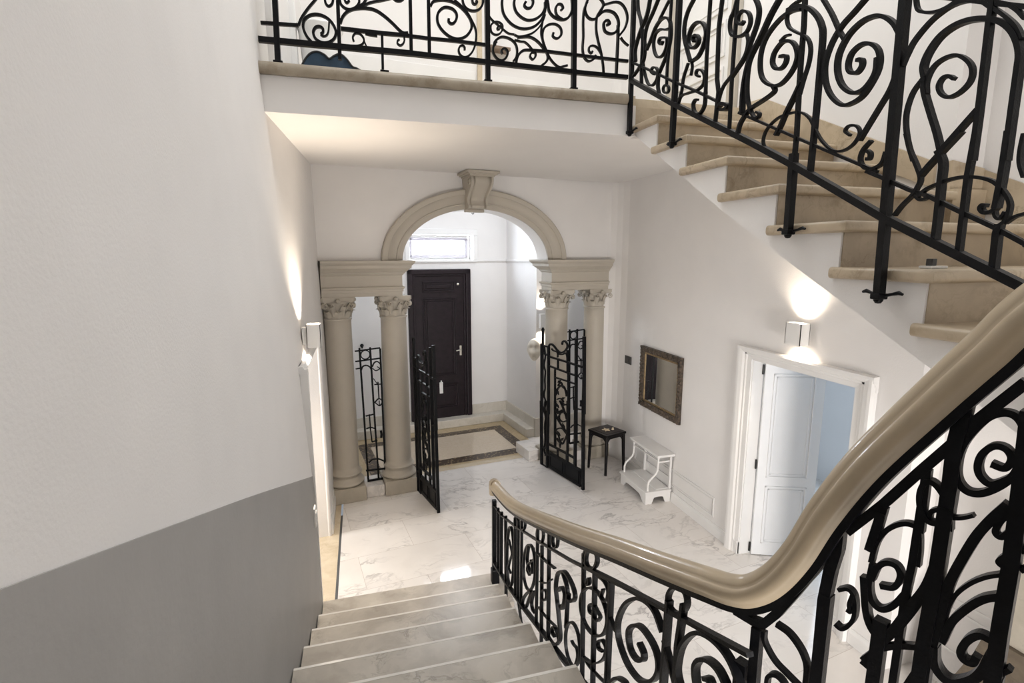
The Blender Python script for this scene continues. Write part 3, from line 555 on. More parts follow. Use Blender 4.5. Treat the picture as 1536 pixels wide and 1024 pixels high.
('bar',0.0338,[(-0.04,0.141),(0.217,0.144)])]}
# ------------------------------------------------------------------ the place: common measures (metres)
XW = 3.73            # right wall of the hall
ZS, ZG = 4.155, 4.49 # gallery: underside and floor
YG = 4.36            # gallery front
A8 = math.radians(8) # the arch wall stands at a slight angle to the stairs
AO = Vector((.385, 6.95, 0))
AX = Matrix.Translation(AO) @ Matrix.Rotation(A8, 4, 'Z')
def aw(u, v, z=0): return AX @ Vector((u, v, z))

# ---- left wall: plaster above, grey painted dado below, gently leaning out towards the top
def xl(y, z):
    low = -.45-.04*min(1, max(0, (4.2-y)/1.6))
    k = min(1, max(0, (z-1.2)/3.2)); sy = 1 if y < 4.4 else max(0, 1-(y-4.4)/2.45)
    return low-0.175*k*sy*min(1, max(.25, (y+1)/4))-.035*k*(1-sy)
def zd(y): return 2.697-.3775*(y-.798)
def wall_patch(mb, ys, zrow, off=0, mi=0):
    b = []; n = len(zrow(ys[0]))
    for y in ys:
        for z in zrow(y): b.append((xl(y, z)+off, y, z))
    fs = [(i*n+k, (i+1)*n+k, (i+1)*n+k+1, i*n+k+1) for i in range(len(ys)-1) for k in range(n-1)]
    mb.add(b, fs, mi, True)
def lin(a, b, n): return [a+(b-a)*i/n for i in range(n+1)]
w = MB()
wall_patch(w, lin(-3, 4.42, 30), lambda y: lin(zd(y), 8.2, 16))
wall_patch(w, lin(4.42, 5.87, 8), lambda y: lin(2.2, 8.2, 14))
wall_patch(w, lin(5.87, 6.95, 8), lambda y: lin(0, 8.2, 18))
# door reveals and the wall's thickness
w.box((-.95, 5.87, 0), (-.47, 6.95, 2.2)); w.box((-.95, 4.42, 2.2), (-.50, 5.87, 2.26)); w.box((-.95, 4.2, 0), (-.52, 4.42, 2.2))
w.tube([(-.463, 5.885, 0), (-.463, 5.885, 2.2)], .022, 12)
struct(w.build('wall_left', 'plaster'))
w = MB()
wall_patch(w, lin(-3, 4.42, 30), lambda y: lin(-.1, zd(y), 8), .006)
ys = lin(-3, 4.42, 30)
w.add([p for y in ys for p in ((xl(y, zd(y))-.01, y, zd(y)), (xl(y, zd(y))+.006, y, zd(y)))], [(2*i, 2*i+1, 2*i+3, 2*i+2) for i in range(30)])
struct(w.build('trim_1', 'dado'))
w = MB()   # casing of the left doorway
for y, z0 in ((4.40, 0),):
    w.box((-.50, y, z0), (-.437, y+.035, 2.24), bev=.006); w.box((-.50, y+.035, z0), (-.447, y+.06, 2.2), bev=.004)
w.box((-.60, 4.44, 2.17), (-.475, 5.87, 2.20), bev=.004)
w.prism([(-.60, 2.2), (-.462, 2.2), (-.455, 2.225), (-.475, 2.26), (-.60, 2.26)], 1, 4.394, 5.95)
struct(w.build('trim_2', 'white'))
w = MB(); w.prism([(-.47, 0), (-.425, 0), (-.425, .12), (-.438, .15), (-.44, .2), (-.47, .2)], 1, 5.90, 6.66)
struct(w.build('baseboard_left', 'white'))
w = MB(); w.box((-2.2, 4.2, 0), (-2.1, 7, 2.6)); w.box((-2.2, 6.9, 0), (-.9, 7, 2.6)); w.box((-2.2, 4.1, 0), (-.9, 4.2, 2.6)); w.box((-2.2, 4.1, 2.5), (-.6, 7, 2.6))
struct(w.build('wall_side_room', 'plaster'))

# ---- right wall with the double-door opening; a shallow recess towards the stairs
w = MB()
DY0, DY1, DZ = 3.147, 4.303, 2.105
RC = [(XW, 4.303), (XW, 5.6), (XW, 6.8), (3.722, 6.95), (3.69, 7.08), (3.64, 7.17), (3.577, 7.235), (3.45, 7.25)]
RZ = [0, DZ, ZS, 8.2]
w.add([(x, y, z) for x, y in RC for z in (0, 8.2)], [(2*i, 2*i+2, 2*i+3, 2*i+1) for i in range(len(RC)-1)], 0, False)
w.box((XW, 2.66, 0), (XW+.2, DY0, 8.2)); w.box((XW, DY0, DZ), (XW+.2, DY1, 8.2)); w.box((XW+.002, DY1, 0), (XW+.2, 6.8, 8.2))
w.box((4.02, -3, 0), (4.2, 2.74, 8.2)); w.box((XW+.2, 2.66, 0), (4.1, 2.74, 8.2))
struct(w.build('wall_right', 'plaster'))
w = MB()   # baseboards and the low framed panel
def skirt(mb, y0, y1, x): mb.prism([(x, 0), (x-.024, 0), (x-.024, .095), (x-.014, .115), (x-.012, .13), (x, .13)], 1, y0, y1)
skirt(w, 4.476, 6.85, XW); skirt(w, 2.67, 2.97, XW); skirt(w, -1, 2.66, 4.02)
def frame_yz(mb, x, y0, y1, z0, z1, wd, pr, inward=-1, stop=None):
    for a, c in (((x, y0, z0), (x+inward*pr, y1, z0+wd)), ((x, y0, z1-wd), (x+inward*pr, y1, z1)), ((x, y0, z0+wd), (x+inward*pr, y0+wd, z1-wd)), ((x, y1-wd, z0+wd), (x+inward*pr, y1, z1-wd))):
        mb.box(a, c, bev=.004)
frame_yz(w, XW, 4.74, 6.55, .19, .43, .018, .012); frame_yz(w, XW, 4.775, 6.51, .225, .395, .008, .007)
frame_yz(w, 4.02, .5, 2.5, .28, .62, .02, .012)
w.box((4.02, -1, .68), (4.008, 2.66, .70))
struct(w.build('baseboard_right', 'white'))

# ---- floor
w = MB(); w.add([(-.337, -1, 0), (4.02, -1, 0), (4.02, 2.66, 0), (XW+.1, 2.66, 0), (XW+.1, 5.3, 0), (3.9, 7.9, 0), *[tuple(aw(u, .27)) for u in (2.6, -.75)], (-.337, 6.6, 0)], [tuple(range(9))])
w.add([(XW+.1, 2.74, .0), (6.2, 2.74, .0), (6.2, 6, .0), (XW+.1, 6, .0)], [(0, 1, 2, 3)])
struct(w.build('floor', 'floor'))
w = MB(); w.add([(-2.2, 4, 0), (-.362, 4, 0), (-.362, 6.9, 0), (-2.2, 6.9, 0)], [(0, 1, 2, 3)])
struct(w.build('floor.001', 'beige'))
w = MB(); w.add([(-.362, 4, 0), (-.337, 4, 0), (-.337, 6.33, 0), (-.362, 6.33, 0)], [(0, 1, 2, 3)])
struct(w.build('trim_3', 'darkstrip'))

# ---- arch wall (local u along, v deep), elliptical opening sprung from the two entablatures
UC, ZA = 1.128, 3.06
def ell(a, b, n=48): return [(UC-a*math.cos(PI*i/n), ZA+b*math.sin(PI*i/n)) for i in range(n+1)]
w = MB(); inn = ell(1.02, .655)
top = 8.2; VF, VB = -.15, .17
for v, flip in ((VF, 0), (VB, 1)):
    vs = [(-.95, v, ZA), (-.95, v, top)]+[(u, v, z) for u, z in inn]+[(3.35, v, ZA), (3.35, v, top)]+[(u, v, top) for u, z in inn]
    n = len(inn); fs = [(0, 2, 2+n+2, 1), (2+n-1, 2+n, 2+n+1, 2+n+2+n-1)]
    for i in range(n-1): fs.append((2+i, 3+i, 2+n+2+i+1, 2+n+2+i))
    w.add(vs, fs, 0, False, AX)
w.add([(u, v, z) for u, z in inn for v in (VF, VB)], [(2*i, 2*i+2, 2*i+3, 2*i+1) for i in range(len(inn)-1)], 0, True, AX)
for u0, u1 in ((-.95, .108), (2.148, 3.35)): w.add([(u0, VF, ZA), (u1, VF, ZA), (u1, VB, ZA), (u0, VB, ZA)], [(0, 1, 2, 3)], 0, False, AX)
struct(w.build('wall_front', 'plaster'))
# ---- gallery slab
w = MB()
def slab(mb, z0, z1, y, x0, x1, mi=0):
    bk = [(3.62, 7.2), (-.5, 6.8)]
    out = [(x0, y), (x1, y), (x1, 4.45), (XW, 4.45), (XW, 6.9)]+bk
    mb.prism(out, 2, z0, z1, mi)
slab(w, ZS, 4.405, YG, -.66, 2.357)
struct(w.build('ceiling', 'ceil'))
w = MB(); slab(w, 4.405, ZG, YG+.02, -.66, 2.36)
struct(w.build('floor.002', 'beige'))
nos = [(YG+.06, 4.405), (YG-.02, 4.405)]+[(YG-.02-.03*math.sin(t), 4.4475-.0425*math.cos(t)) for t in lin(0, PI, 8)]+[(YG+.06, ZG+.001)]
e = MB(); e.prism(nos, 0, -.655, 2.262, 0, None, True)
edge = e.build('stone_landing_edge', 'slabstone'); tag(edge, 'worn beige stone edge of the gallery landing, stained brown at both ends', 'stone edge')

# ---- upper walls, ceiling and back of the stairwell
w = MB(); w.box((-.9, -3.2, -.1), (4.2, -3, 8.2)); struct(w.build('wall_back', 'plaster'))
w = MB()
for a, c in (((-.9, -3.2, 8.2), (4.2, -1.2, 8.3)), ((-.9, 5.1, 8.2), (4.2, 7.6, 8.3)), ((-.9, -1.2, 8.2), (-.1, 5.1, 8.3)), ((3.1, -1.2, 8.2), (4.2, 5.1, 8.3)), ((-.1, -1.2, 8.2), (3.1, 2.5, 8.3))): w.box(a, c)
struct(w.build('ceiling.001', 'ceil'))
w = MB(); w.box((-.1, 2.5, 8.24), (3.1, 5.1, 8.26)); struct(w.build('added_glow_panel', 'sky'))     # glowing panel added in the stairwell roof, out of view
# gallery back: skirting, a door surround, a plain dado line
w = MB()
w.box((-.9, -.17, ZG), (1.10, -.15, ZG+.90), 0, AX, .004); w.box((1.19, -.17, ZG), (3.1, -.15, ZG+.90), 0, AX, .004)
struct(w.build('baseboard_front', 'white'))
w = MB(); w.box((1.13, -.19, ZG), (1.19, -.15, 7.0), 0, AX, .01); w.box((1.10, -.19, 6.9), (2.29, -.15, 7.0), 0, AX, .01)
struct(w.build('trim_5', 'beige'))
# door on the right wall upstairs
w = MB()
w.box((XW-.05, 4.80, ZG-.1), (XW, 4.93, 6.75), 0, None, .012); w.box((XW-.05, 5.95, ZG-.1), (XW, 6.08, 6.75), 0, None, .012); w.box((XW-.05, 4.80, 6.65), (XW, 6.08, 6.78), 0, None, .012)
struct(w.build('trim_6', 'column'))
w = MB(); w.box((XW-.02, 4.93, ZG), (XW, 5.95, 6.65))
for z0, z1 in ((4.60, 5.05), (5.15, 5.50), (5.6, 6.5)):
    frame_yz(w, XW-.02, 5.02, 5.86, z0, z1, .03, .018); frame_yz(w, XW-.02, 5.08, 5.80, z0+.06, z1-.06, .015, .01)
struct(w.build('door_4', 'white'))
for dx, y in ((-.55, 4.62), (-.53, 5.2)):
    pass
w = MB(); w.box((xl(4.75, 5)-.01, 4.72, ZG), (xl(4.75, 5)+.05, 4.82, 6.8), 0, None, .01); w.box((xl(5.9, 5)-.01, 5.85, ZG), (xl(5.9, 5)+.05, 5.95, 6.8), 0, None, .01); w.box((xl(5.3, 5)-.05, 4.72, 6.72), (xl(5.3, 5)+.06, 5.95, 6.82), 0, None, .01)
struct(w.build('trim_7', 'white'))

# ---- vestibule
VBK, UR, UL = 2.30, 2.59, -1.0
w = MB()
wx = (.77, 1.925, 3.035, 3.46)
for a, c in (((UL, VBK, 0), (wx[0], VBK+.3, 4.6)), ((wx[1], VBK, 0), (UR+.3, VBK+.3, 4.6)), ((wx[0], VBK, 0), (wx[1], VBK+.3, wx[2])), ((wx[0], VBK, wx[3]), (wx[1], VBK+.3, 4.6))): w.box(a, c, 0, AX)
struct(w.build('wall_vestibule', 'plaster'))
w = MB(); w.box((UR, 1.05, 0), (4.6, VBK, 4.6), 0, AX); w.box((4.5, -.2, 0), (4.6, 1.05, 4.6), 0, AX); struct(w.build('wall_vestibule.001', 'plaster'))
w = MB(); w.box((UL-.1, .1, 0), (UL, VBK+.3, 4.6), 0, AX); struct(w.build('wall_vestibule.002', 'plaster'))
w = MB(); w.box((UL, .17, 4.45), (4.6, VBK+.3, 4.6), 0, AX); struct(w.build('ceiling.002', 'ceil'))
w = MB()
w.box((-.95, VBK-.22, 0), (2.43, VBK, .15), 0, AX, .012); w.box((2.42, 1.05, 0), (UR, VBK, .15), 0, AX, .012)
w.box((-.95, VBK-.03, .15), (.70, VBK, .33), 0, AX, .006); w.box((1.87, VBK-.03, .15), (UR, VBK, .33), 0, AX, .006); w.box((UR-.03, 1.05, .15), (UR, VBK, .33), 0, AX, .006)
w.box((UR-.02, 1.02, 0), (3.6, 1.05, .33), 0, AX, .006)
struct(w.build('trim_8', 'ledge'))
w = MB(); w.box((-.465, -.17, 0), (-.225, .2, .15), 0, AX, .01); w.box((2.625, -.17, 0), (2.835, .2, .15), 0, AX, .01); struct(w.build('trim_10', 'floor'))
w = MB(); w.prism([(1.995, .08), (2.168, .08), (2.168, .235), (2.61, .235), (2.61, .55), (1.995, .55)], 2, 0, .165, 0, AX)
tag(w.build('marble_step', 'floor'), 'low white marble step block behind the right iron gate', 'step')
w = MB()
def quad(mb, u0, v0, u1, v1, z, mi): mb.add([(u0, v0, z), (u1, v0, z), (u1, v1, z), (u0, v1, z)], [(0, 1, 2, 3)], mi, False, AX)
def ring(mb, o, i, z, mi):
    (a, b, c, d), (p, q, r, t) = o, i
    for x in ((a, b, c, q), (a, t, c, d), (a, q, p, t), (r, q, c, t)): quad(mb, *x, z, mi)
quad(w, -1.2, .27, 4.6, VBK, -.004, 3)
O1, O2, O3 = (-.45, .27, 2.43, 2.08), (-.30, .47, 2.26, 1.86), (-.12, .69, 2.07, 1.68)
ring(w, O1, O2, 0, 2); ring(w, O2, O3, .0, 1); quad(w, *O3, 0, 0)
quad(w, -.45, .27, 2.0, .40, .001, 4)
struct(w.build('floor.003', ['mosaic', 'border', 'ochre', 'floor', 'beige']))
w = MB()   # picture-rail string course
w.box((2.0, VBK-.03, 3.0), (UR, VBK, 3.035), 0, AX, .006); w.box((UR-.03, 1.05, 3.0), (UR, VBK, 3.035), 0, AX, .006)
struct(w.build('trim_9', 'plaster'))
# transom window
w = MB()
for a, c in (((wx[0]-.08, VBK-.035, 2.99), (wx[1]+.08, VBK, wx[2])), ((wx[0]-.08, VBK-.035, wx[3]), (wx[1]+.08, VBK, wx[3]+.11)), ((wx[1], VBK-.035, wx[2]), (wx[1]+.08, VBK, wx[3])), ((wx[0]-.08, VBK-.035, wx[2]), (wx[0], VBK, wx[3]))): w.box(a, c, 0, AX, .008)
win = w.build('window_1', 'white'); struct(win)
w = MB(); f = .05; U0, U1, Z0, Z1 = wx[0]+.03, wx[1]-.06, wx[2]+.035, wx[3]-.045
for q in ((U0, Z0, U1, Z0+f), (U0, Z1-f, U1, Z1), (U1-f, Z0, U1, Z1), (U0, Z0, U0+f, Z1)): w.box((q[0], VBK+.13, q[1]), (q[2], VBK+.19, q[3]), 0, AX, .004)
for q in ((U0-.2, wx[2]-.1, U1+.2, Z0+.01), (U0-.2, Z1-.01, U1+.2, wx[3]+.1), (U1-.01, wx[2]-.1, U1+.2, wx[3]+.1), (U0-.2, wx[2]-.1, U0+.01, wx[3]+.1)): w.box((q[0], VBK+.17, q[1]), (q[2], VBK+.185, q[3]), 1, AX)
for u in (1.10, 1.36, 1.62): w.box((u, VBK+.20, wx[2]), (u+.018, VBK+.215, wx[3]), 0, AX)
w.box((U0, VBK+.20, Z1-f-.035), (U1, VBK+.21, Z1-f-.022), 0, AX)
w.build('window_frame', ['glassfrost', 'white'], win)
w = MB(); w.box((wx[0]-.2, VBK+.26, wx[2]-.2), (wx[1]+.2, VBK+.28, wx[3]+.2), 0, AX); w.build('daylight_pane', 'sky', win)

# front door
w = MB()
def pbox(mb, u0, z0, u1, z1, v0, v1, bev=.006, mi=0): mb.box((u0, v0, z0), (u1, v1, z1), mi, AX, bev)
pbox(w, .71, .15, .80, 2.87, VBK-.07, VBK+.01, .015); pbox(w, 1.765, .15, 1.855, 2.87, VBK-.07, VBK+.01, .015); pbox(w, .71, 2.78, 1.855, 2.87, VBK-.07, VBK+.01, .015)
pbox(w, .80, .15, .84, 2.79, VBK-.05, VBK+.01, .008); pbox(w, 1.725, .15, 1.765, 2.79, VBK-.05, VBK+.01, .008); pbox(w, .80, 2.75, 1.765, 2.79, VBK-.05, VBK+.01, .008)
d1 = w.build('door_1', 'darkwood'); struct(d1)
w = MB(); pbox(w, .84, .15, 1.725, 2.75, VBK-.03, VBK+.01)
for z0, z1, uu in ((.33, .80, 1.60), (.93, 2.36, 1.58), (2.47, 2.66, 1.56)):
    u0, u1 = .97, uu
    for g, k in ((0, .018), (.028, .012)):
        for a in ((u0+g, z0+g, u1-g, z0+g+.022), (u0+g, z1-g-.022, u1-g, z1-g), (u0+g, z0+g, u0+g+.022, z1-g), (u1-g-.022, z0+g, u1-g, z1-g)): pbox(w, *a, VBK-.03-k, VBK-.02, .007)
    pbox(w, u0+.075, z0+.06, u1-.075, z1-.06, VBK-.045, VBK-.02, .012)
w.build('leaf', 'darkwood', d1)
w = MB(); pbox(w, 1.635, 1.30, 1.672, 1.48, VBK-.045, VBK-.028, .004); w.tube([aw(1.653, VBK-.04, 1.41), aw(1.653, VBK-.085, 1.41), aw(1.60, VBK-.09, 1.405), aw(1.555, VBK-.085, 1.395)], .010)
w.build('handle', 'brass', d1)
w = MB(); pbox(w, 1.235, .62, 1.30, .83, VBK-.052, VBK-.04, .004); w.tube([aw(1.268, VBK-.05, .82), aw(1.268, VBK-.05, .86)], .012)
o = w.build('letter_plate', 'plastic', d1); o['label'] = 'pale upright plate on the lower panel'
w = MB(); w.lathe([(0, .012), (.018, .012), (.024, .004), (.024, 0)], (0, 0), 16, 0, AX @ Matrix.Translation((1.62, VBK-.03, 2.60)) @ Matrix.Rotation(PI/2, 4, 'X'))
w.build('peephole', 'brass', d1)

# right double door: surround, reveal, left leaf swung into the room beyond
w = MB()
cas = [(0, 0), (-.02, 0), (-.024, .055), (-.034, .065), (-.034, .085), (-.05, .10), (-.058, .14), (-.058, .165), (-.03, .173), (0, .173)]
def casing_side(mb, y, sgn): mb.prism([(XW+a, y+sgn*b) for a, b in cas], 2, 0, DZ+.1, 0)
casing_side(w, DY0, -1); casing_side(w, DY1, 1)
w.prism([(XW+a, DZ+b*.72) for a, b in cas], 1, DY0-.176, DY1+.176)
w.box((XW-.004, DY0-.01, 0), (XW+.21, DY0+.008, DZ)); w.box((XW-.004, DY1-.008, 0), (XW+.21, DY1+.01, DZ)); w.box((XW-.004, DY0, DZ-.008), (XW+.21, DY1, DZ+.01))
w.box((XW-.03, DY1+.0, 0), (XW-.0, DY1+.17, .14), 0, None, .006); w.box((XW-.03, DY0-.17, 0), (XW-.0, DY0, .14), 0, None, .006)
d2 = w.build('door_2', 'white'); struct(d2)
def door_leaf(hx, hy, ang, width, h, name='leaf'):
    X = Matrix.Translation((hx, hy, 0)) @ Matrix.Rotation(ang, 4, 'Z'); m = MB()
    m.box((0, -.02, .008), (width, .02, h), 0, X, .003)
    for z0, z1 in ((.14, .78), (.87, h-.12)):
        for s in (-1, 1):
            for g, k in ((0, .010), (.03, .006)):
                a, c = .085+g, width-.085-g; zz0, zz1 = z0+g, z1-g
                for q in ((a, zz0, c, zz0+.018), (a, zz1-.018, c, zz1), (a, zz0, a+.018, zz1), (c-.018, zz0, c, zz1)): m.box((q[0], s*.02, q[1]), (q[2], s*(.02+k), q[3]), 0, X, .003)
    return m.build(name, 'whitedoor', d2)
door_leaf(3.85, 4.272, -math.radians(23), .575, 2.085)
door_leaf(3.85, 3.175, math.radians(20), .575, 2.085)
w = MB()
for z in (.03, .95, 1.95): w.tube([(3.842, 4.283, z), (3.842, 4.283, z+.10)], .009)
w.build('hinge', 'black', d2)
w = MB(); w.box((6.1, 2.7, 0), (6.2, 6, 2.7)); w.box((3.9, 5.9, 0), (6.2, 6, 2.7)); w.box((4.2, 2.66, 0), (6.2, 2.74, 2.7)); w.box((3.9, 2.7, 2.6), (6.2, 6, 2.7))
struct(w.build('wall_next_room', 'plaster'))

# ------------------------------------------------------------------ columns
def leaf_strip(mb, c, ang, r0, z0, h, wd, out, mi=0):
    rows = []; n = 7
    for i in range(n+1):
        t = i/n; ww = wd*(.75+.45*math.sin(PI*min(1, t*1.15)))*(1 if t < .8 else 1-(t-.8)*2.6)
        r = r0+out*(t**2.6); z = z0+h*(t if t < .85 else .85+(t-.85)*(-.6))
        for k in (-1, -.5, 0, .5, 1):
            rr = r+.016*(1-abs(k))-.007*(abs(k) == .5); a = ang+k*ww/2/r0
            rows.append((c[0]+rr*math.cos(a), c[1]+rr*math.sin(a), z))
    mb.add(rows, [(i*5+k, i*5+k+1, i*5+k+6, i*5+k+5) for i in range(n) for k in range(4)], mi, True)
def column(u, v, label, ztop=2.62):
    p = aw(u, v); t = thing('column', label, 'column', p, A8, 'columns carrying the arch')
    m = MB(); m.box((-.222, -.222, 0), (.222, .222, .195), bev=.008); m.build('plinth', 'plinth', t, True)
    m = MB(); arc = lambda r, z0, z1, b: [(r+b*math.sin(PI*i/8), z0+(z1-z0)*i/8) for i in range(9)]
    m.lathe([(0, .195)]+arc(.205, .195, .265, .028)+[(.198, .272), (.19, .285), (.183, .305), (.188, .322), (.196, .325)]+arc(.188, .327, .375, .018)+[(.184, .385), (.174, .40), (.17, .43)]); m.build('base', 'column', t, True)
    m = MB(); m.lathe([(.170-.008*(k/14)**1.5, .42+(2.33-.42)*k/14) for k in range(15)]+[(.17, 2.335), (.175, 2.348), (.17, 2.36), (.16, 2.365)], seg=48); m.build('shaft', 'column', t, True)
    cap = MB(); z0 = 2.36; H = ztop-z0
    cap.lathe([(.155, z0), (.158, z0+.10), (.17, z0+.17), (.195, z0+.205), (.0, z0+.21)])
    ab = []
    for q in range(4):
        a = PI/4+q*PI/2; b = a+PI/2; c0 = Vector((math.cos(a), math.sin(a)))*.285; c1 = Vector((math.cos(b), math.sin(b)))*.285
        d = (c1-c0).normalized(); nrm = Vector((-d.y, d.x))
        for k in range(9):
            s = k/8; pnt = c0.lerp(c1, .06+.88*s)+nrm*.045*math.sin(PI*s); ab.append((pnt.x, pnt.y))
    cap.prism(ab, 2, ztop-.045, ztop); cap.prism([(x*.95, y*.95) for x, y in ab], 2, ztop-.062, ztop-.04)
    co = cap.build('capital', 'column', t, True)
    for row, (n, zz, hh, wd, ou) in enumerate(((8, z0+.003, .105, .078, .05), (8, z0+.03, .155, .062, .06))):
        for k in range(n):
            lf = MB(); leaf_strip(lf, (0, 0), 2*PI*(k+.5*row)/n, .158, zz, hh, wd, ou); lf.build('acanthus_leaf', 'column', co, True)
    for q in range(4):
        a = PI/4+q*PI/2; D = Vector((math.cos(a), math.sin(a), 0)); vo = MB()
        pts = [(.165, z0+.10), (.19, z0+.155), (.225, z0+.192)]
        cx, cz = .232, z0+.158
        pts += [(cx+(.036-.028*k/14)*math.cos(PI/2-k*.62), cz+(.036-.028*k/14)*math.sin(PI/2-k*.62)) for k in range(15)]
        vo.ribbon(smooth2(pts, 3), .011, .05, ((0, 0, 0), D)); vo.build('volute', 'column', co, True)
        a += PI/4; D = Vector((math.cos(a), math.sin(a), 0)); ro = MB()
        ro.lathe([(0, .03), (.014, .026), (.026, .01), (.028, -.01), (.02, -.02)], (0, 0), 12, 0, Matrix.Translation(D*.205+Vector((0, 0, ztop-.04))) @ D.to_track_quat('Z', 'Y').to_matrix().to_4x4()); ro.build('rosette', 'column', co, True)
        for sg in (-1, 1):
            hv = MB(); E = Vector((-D.y, D.x, 0))*sg
            hp = [(.01, z0+.08), (.03, z0+.14), (.055, z0+.17)]+[(.066+(.02-.014*k/9)*math.cos(PI*.7-k*.6), z0+.162+(.02-.014*k/9)*math.sin(PI*.7-k*.6)) for k in range(10)]
            hv.ribbon(smooth2(hp, 3), .008, .02, (tuple(D*.185), E)); hv.build('helix', 'column', co, True)
    return t
column(-.69, 0, 'stone coloured column on the far left, beside the left doorway')
column(.0, 0, 'stone coloured column that carries the open left gate leaf')
column(2.40, 0, 'stone coloured column behind the open right gate leaf')
column(3.06, 0, 'stone coloured column behind the black stool')

def entab(u0, u1, label, end_l, end_r):
    t = thing('entablature', label, 'entablature', aw((u0+u1)/2, 0, 2.62), A8)
    off = (u0+u1)/2
    def course(name, z0, prof):
        # prof: list of (z, projection); mitred round the exposed end
        m = MB(); vs = []; n = len(prof)
        for z, p in prof:
            a = u0-(p if end_l else 0); b = u1+(p if end_r else 0)
            vs += [(a-off, -.17-p, z-2.62), (b-off, -.17-p, z-2.62), (b-off, .17+p, z-2.62), (a-off, .17+p, z-2.62)]
        fs = [(4*i+k, 4*i+(k+1) % 4, 4*i+4+(k+1) % 4, 4*i+4+k) for i in range(n-1) for k in range(4)]+[(0, 1, 2, 3), tuple(range(4*n-4, 4*n))]
        m.add(vs, fs); m.build(name, 'column', t, True)
    course('architrave', 2.62, [(2.62, -.012), (2.672, -.012), (2.675, .0), (2.705, .0), (2.712, .012), (2.735, .02), (2.738, .0), (2.745, -.006)])
    course('frieze', 2.745, [(2.745, -.01), (2.875, -.01)])
    course('cornice', 2.875, [(2.875, -.008), (2.888, .006), (2.895, .006), (2.90, .02), (2.915, .022), (2.918, .03), (2.945, .06), (2.962, .075), (2.965, .088), (3.0, .092), (3.003, .10), (3.03, .125), (3.05, .13), (3.058, .13)])
entab(-.875, .108, 'stone coloured moulded entablature over the two left columns', False, True)
entab(2.215, 3.19, 'stone coloured moulded entablature over the two right columns', True, False)

# archivolt and keystone
t = thing('archivolt', 'stone coloured moulded band round the elliptical arch', 'arch moulding', aw(UC, VF-.002, ZA), A8)
prof = [(0, .0), (0, .03), (.24, .032), (.26, .045), (.30, .048), (.32, .035), (.40, .036), (.55, .045), (.68, .07), (.72, .078), (.74, .092), (.95, .098), (1, .09), (1, .0)]
def band(lo, hi, name):
    m = MB(); n = 64; vs = []; pr = prof[lo:hi]
    for i in range(n+1):
        a = PI*i/n
        for f, p in pr: vs.append((-(1.02+.265*f)*math.cos(a), -p, (.655+.245*f)*math.sin(a)))
    k = len(pr); m.add(vs, [(i*k+j, (i+1)*k+j, (i+1)*k+j+1, i*k+j+1) for i in range(n) for j in range(k-1)], 0, True)
    o = m.build(name, 'column', t, True, math.radians(25))
band(0, 6, 'inner_fascia'); band(5, 10, 'cavetto'); band(9, 14, 'outer_fillet')
kt = thing('keystone', 'stone coloured scrolled keystone bracket at the crown of the arch', 'keystone', aw(1.06, VF-.002, 3.72), A8)
# side outline (v, z): S curve
S = smooth2([(-.33, .37), (-.345, .33), (-.335, .28), (-.28, .22), (-.20, .16), (-.155, .10), (-.165, .05), (-.185, .02), (-.17, -.005), (-.12, -.01)], 5)
m = MB(); n = len(S)
for half, dp in ((.155, 0), ):
    vs = []; fs = []
    for i, q in enumerate(S):
        ww = .15-.025*i/(n-1)
        for k in range(25):
            x = -ww+2*ww*k/24; e = abs(x)/ww
            d = .008 if e > .8 else (-.03 if e > .66 else .03*math.cos(e*2.1)-.018)
            vs.append((x, q.x-d*(1 if e > .6 or True else 0), q.y))
    fs = [(i*25+k, i*25+k+1, i*25+k+26, i*25+k+25) for i in range(n-1) for k in range(24)]; m.add(vs, fs, 0, True)
    for sd in (0, 24):
        ring_ = [vs[i*25+sd] for i in range(n)]
        m.add(ring_+[(ring_[0][0], .0, ring_[0][2]), (ring_[-1][0], .0, ring_[-1][2])], [tuple(range(n))+(n+1, n)], 0)
    m.add([vs[(n-1)*25+k] for k in range(25)]+[(vs[(n-1)*25+k][0], 0, -.01) for k in range(25)], [(k, k+1, k+26, k+25) for k in range(24)], 0)
m.build('bracket', 'column', kt, True, math.radians(38))
m = MB()
for z, a, b in ((.365, .165, .35), (.385, .19, .375), (.40, .215, .40)): m.box((-a, -b, z), (a, 0, z+.03), bev=.006)
m.build('cap', 'column', kt, True)
for sg in (-1, 1):
    m = MB(); pp = [(-.29+(.05-.042*k/18)*math.cos(k*.55), .31+(.05-.042*k/18)*math.sin(k*.55)) for k in range(19)]
    m.ribbon([(q[0]+.015, q[1]-.01) for q in pp], .012, .02, ((sg*.15, 0, 0), (0, 1, 0))); m.build('side_scroll', 'column', kt, True)
m = MB(); m.box((-.13, -.06, -.05), (.13, -.002, -.012), bev=.006); m.build('foot', 'column', kt, True)
h = MB(); c = aw(1.10, -.02, 0); h.tube([(c.x, c.y, 3.715), (c.x, c.y, 3.69)]+[(c.x+.014*math.sin(k*.7), c.y, 3.675+.014*math.cos(k*.7)) for k in range(8)], .004, 6)
tag(h.build('ceiling_hook', 'iron'), 'small dark hook under the crown of the arch', 'hook')
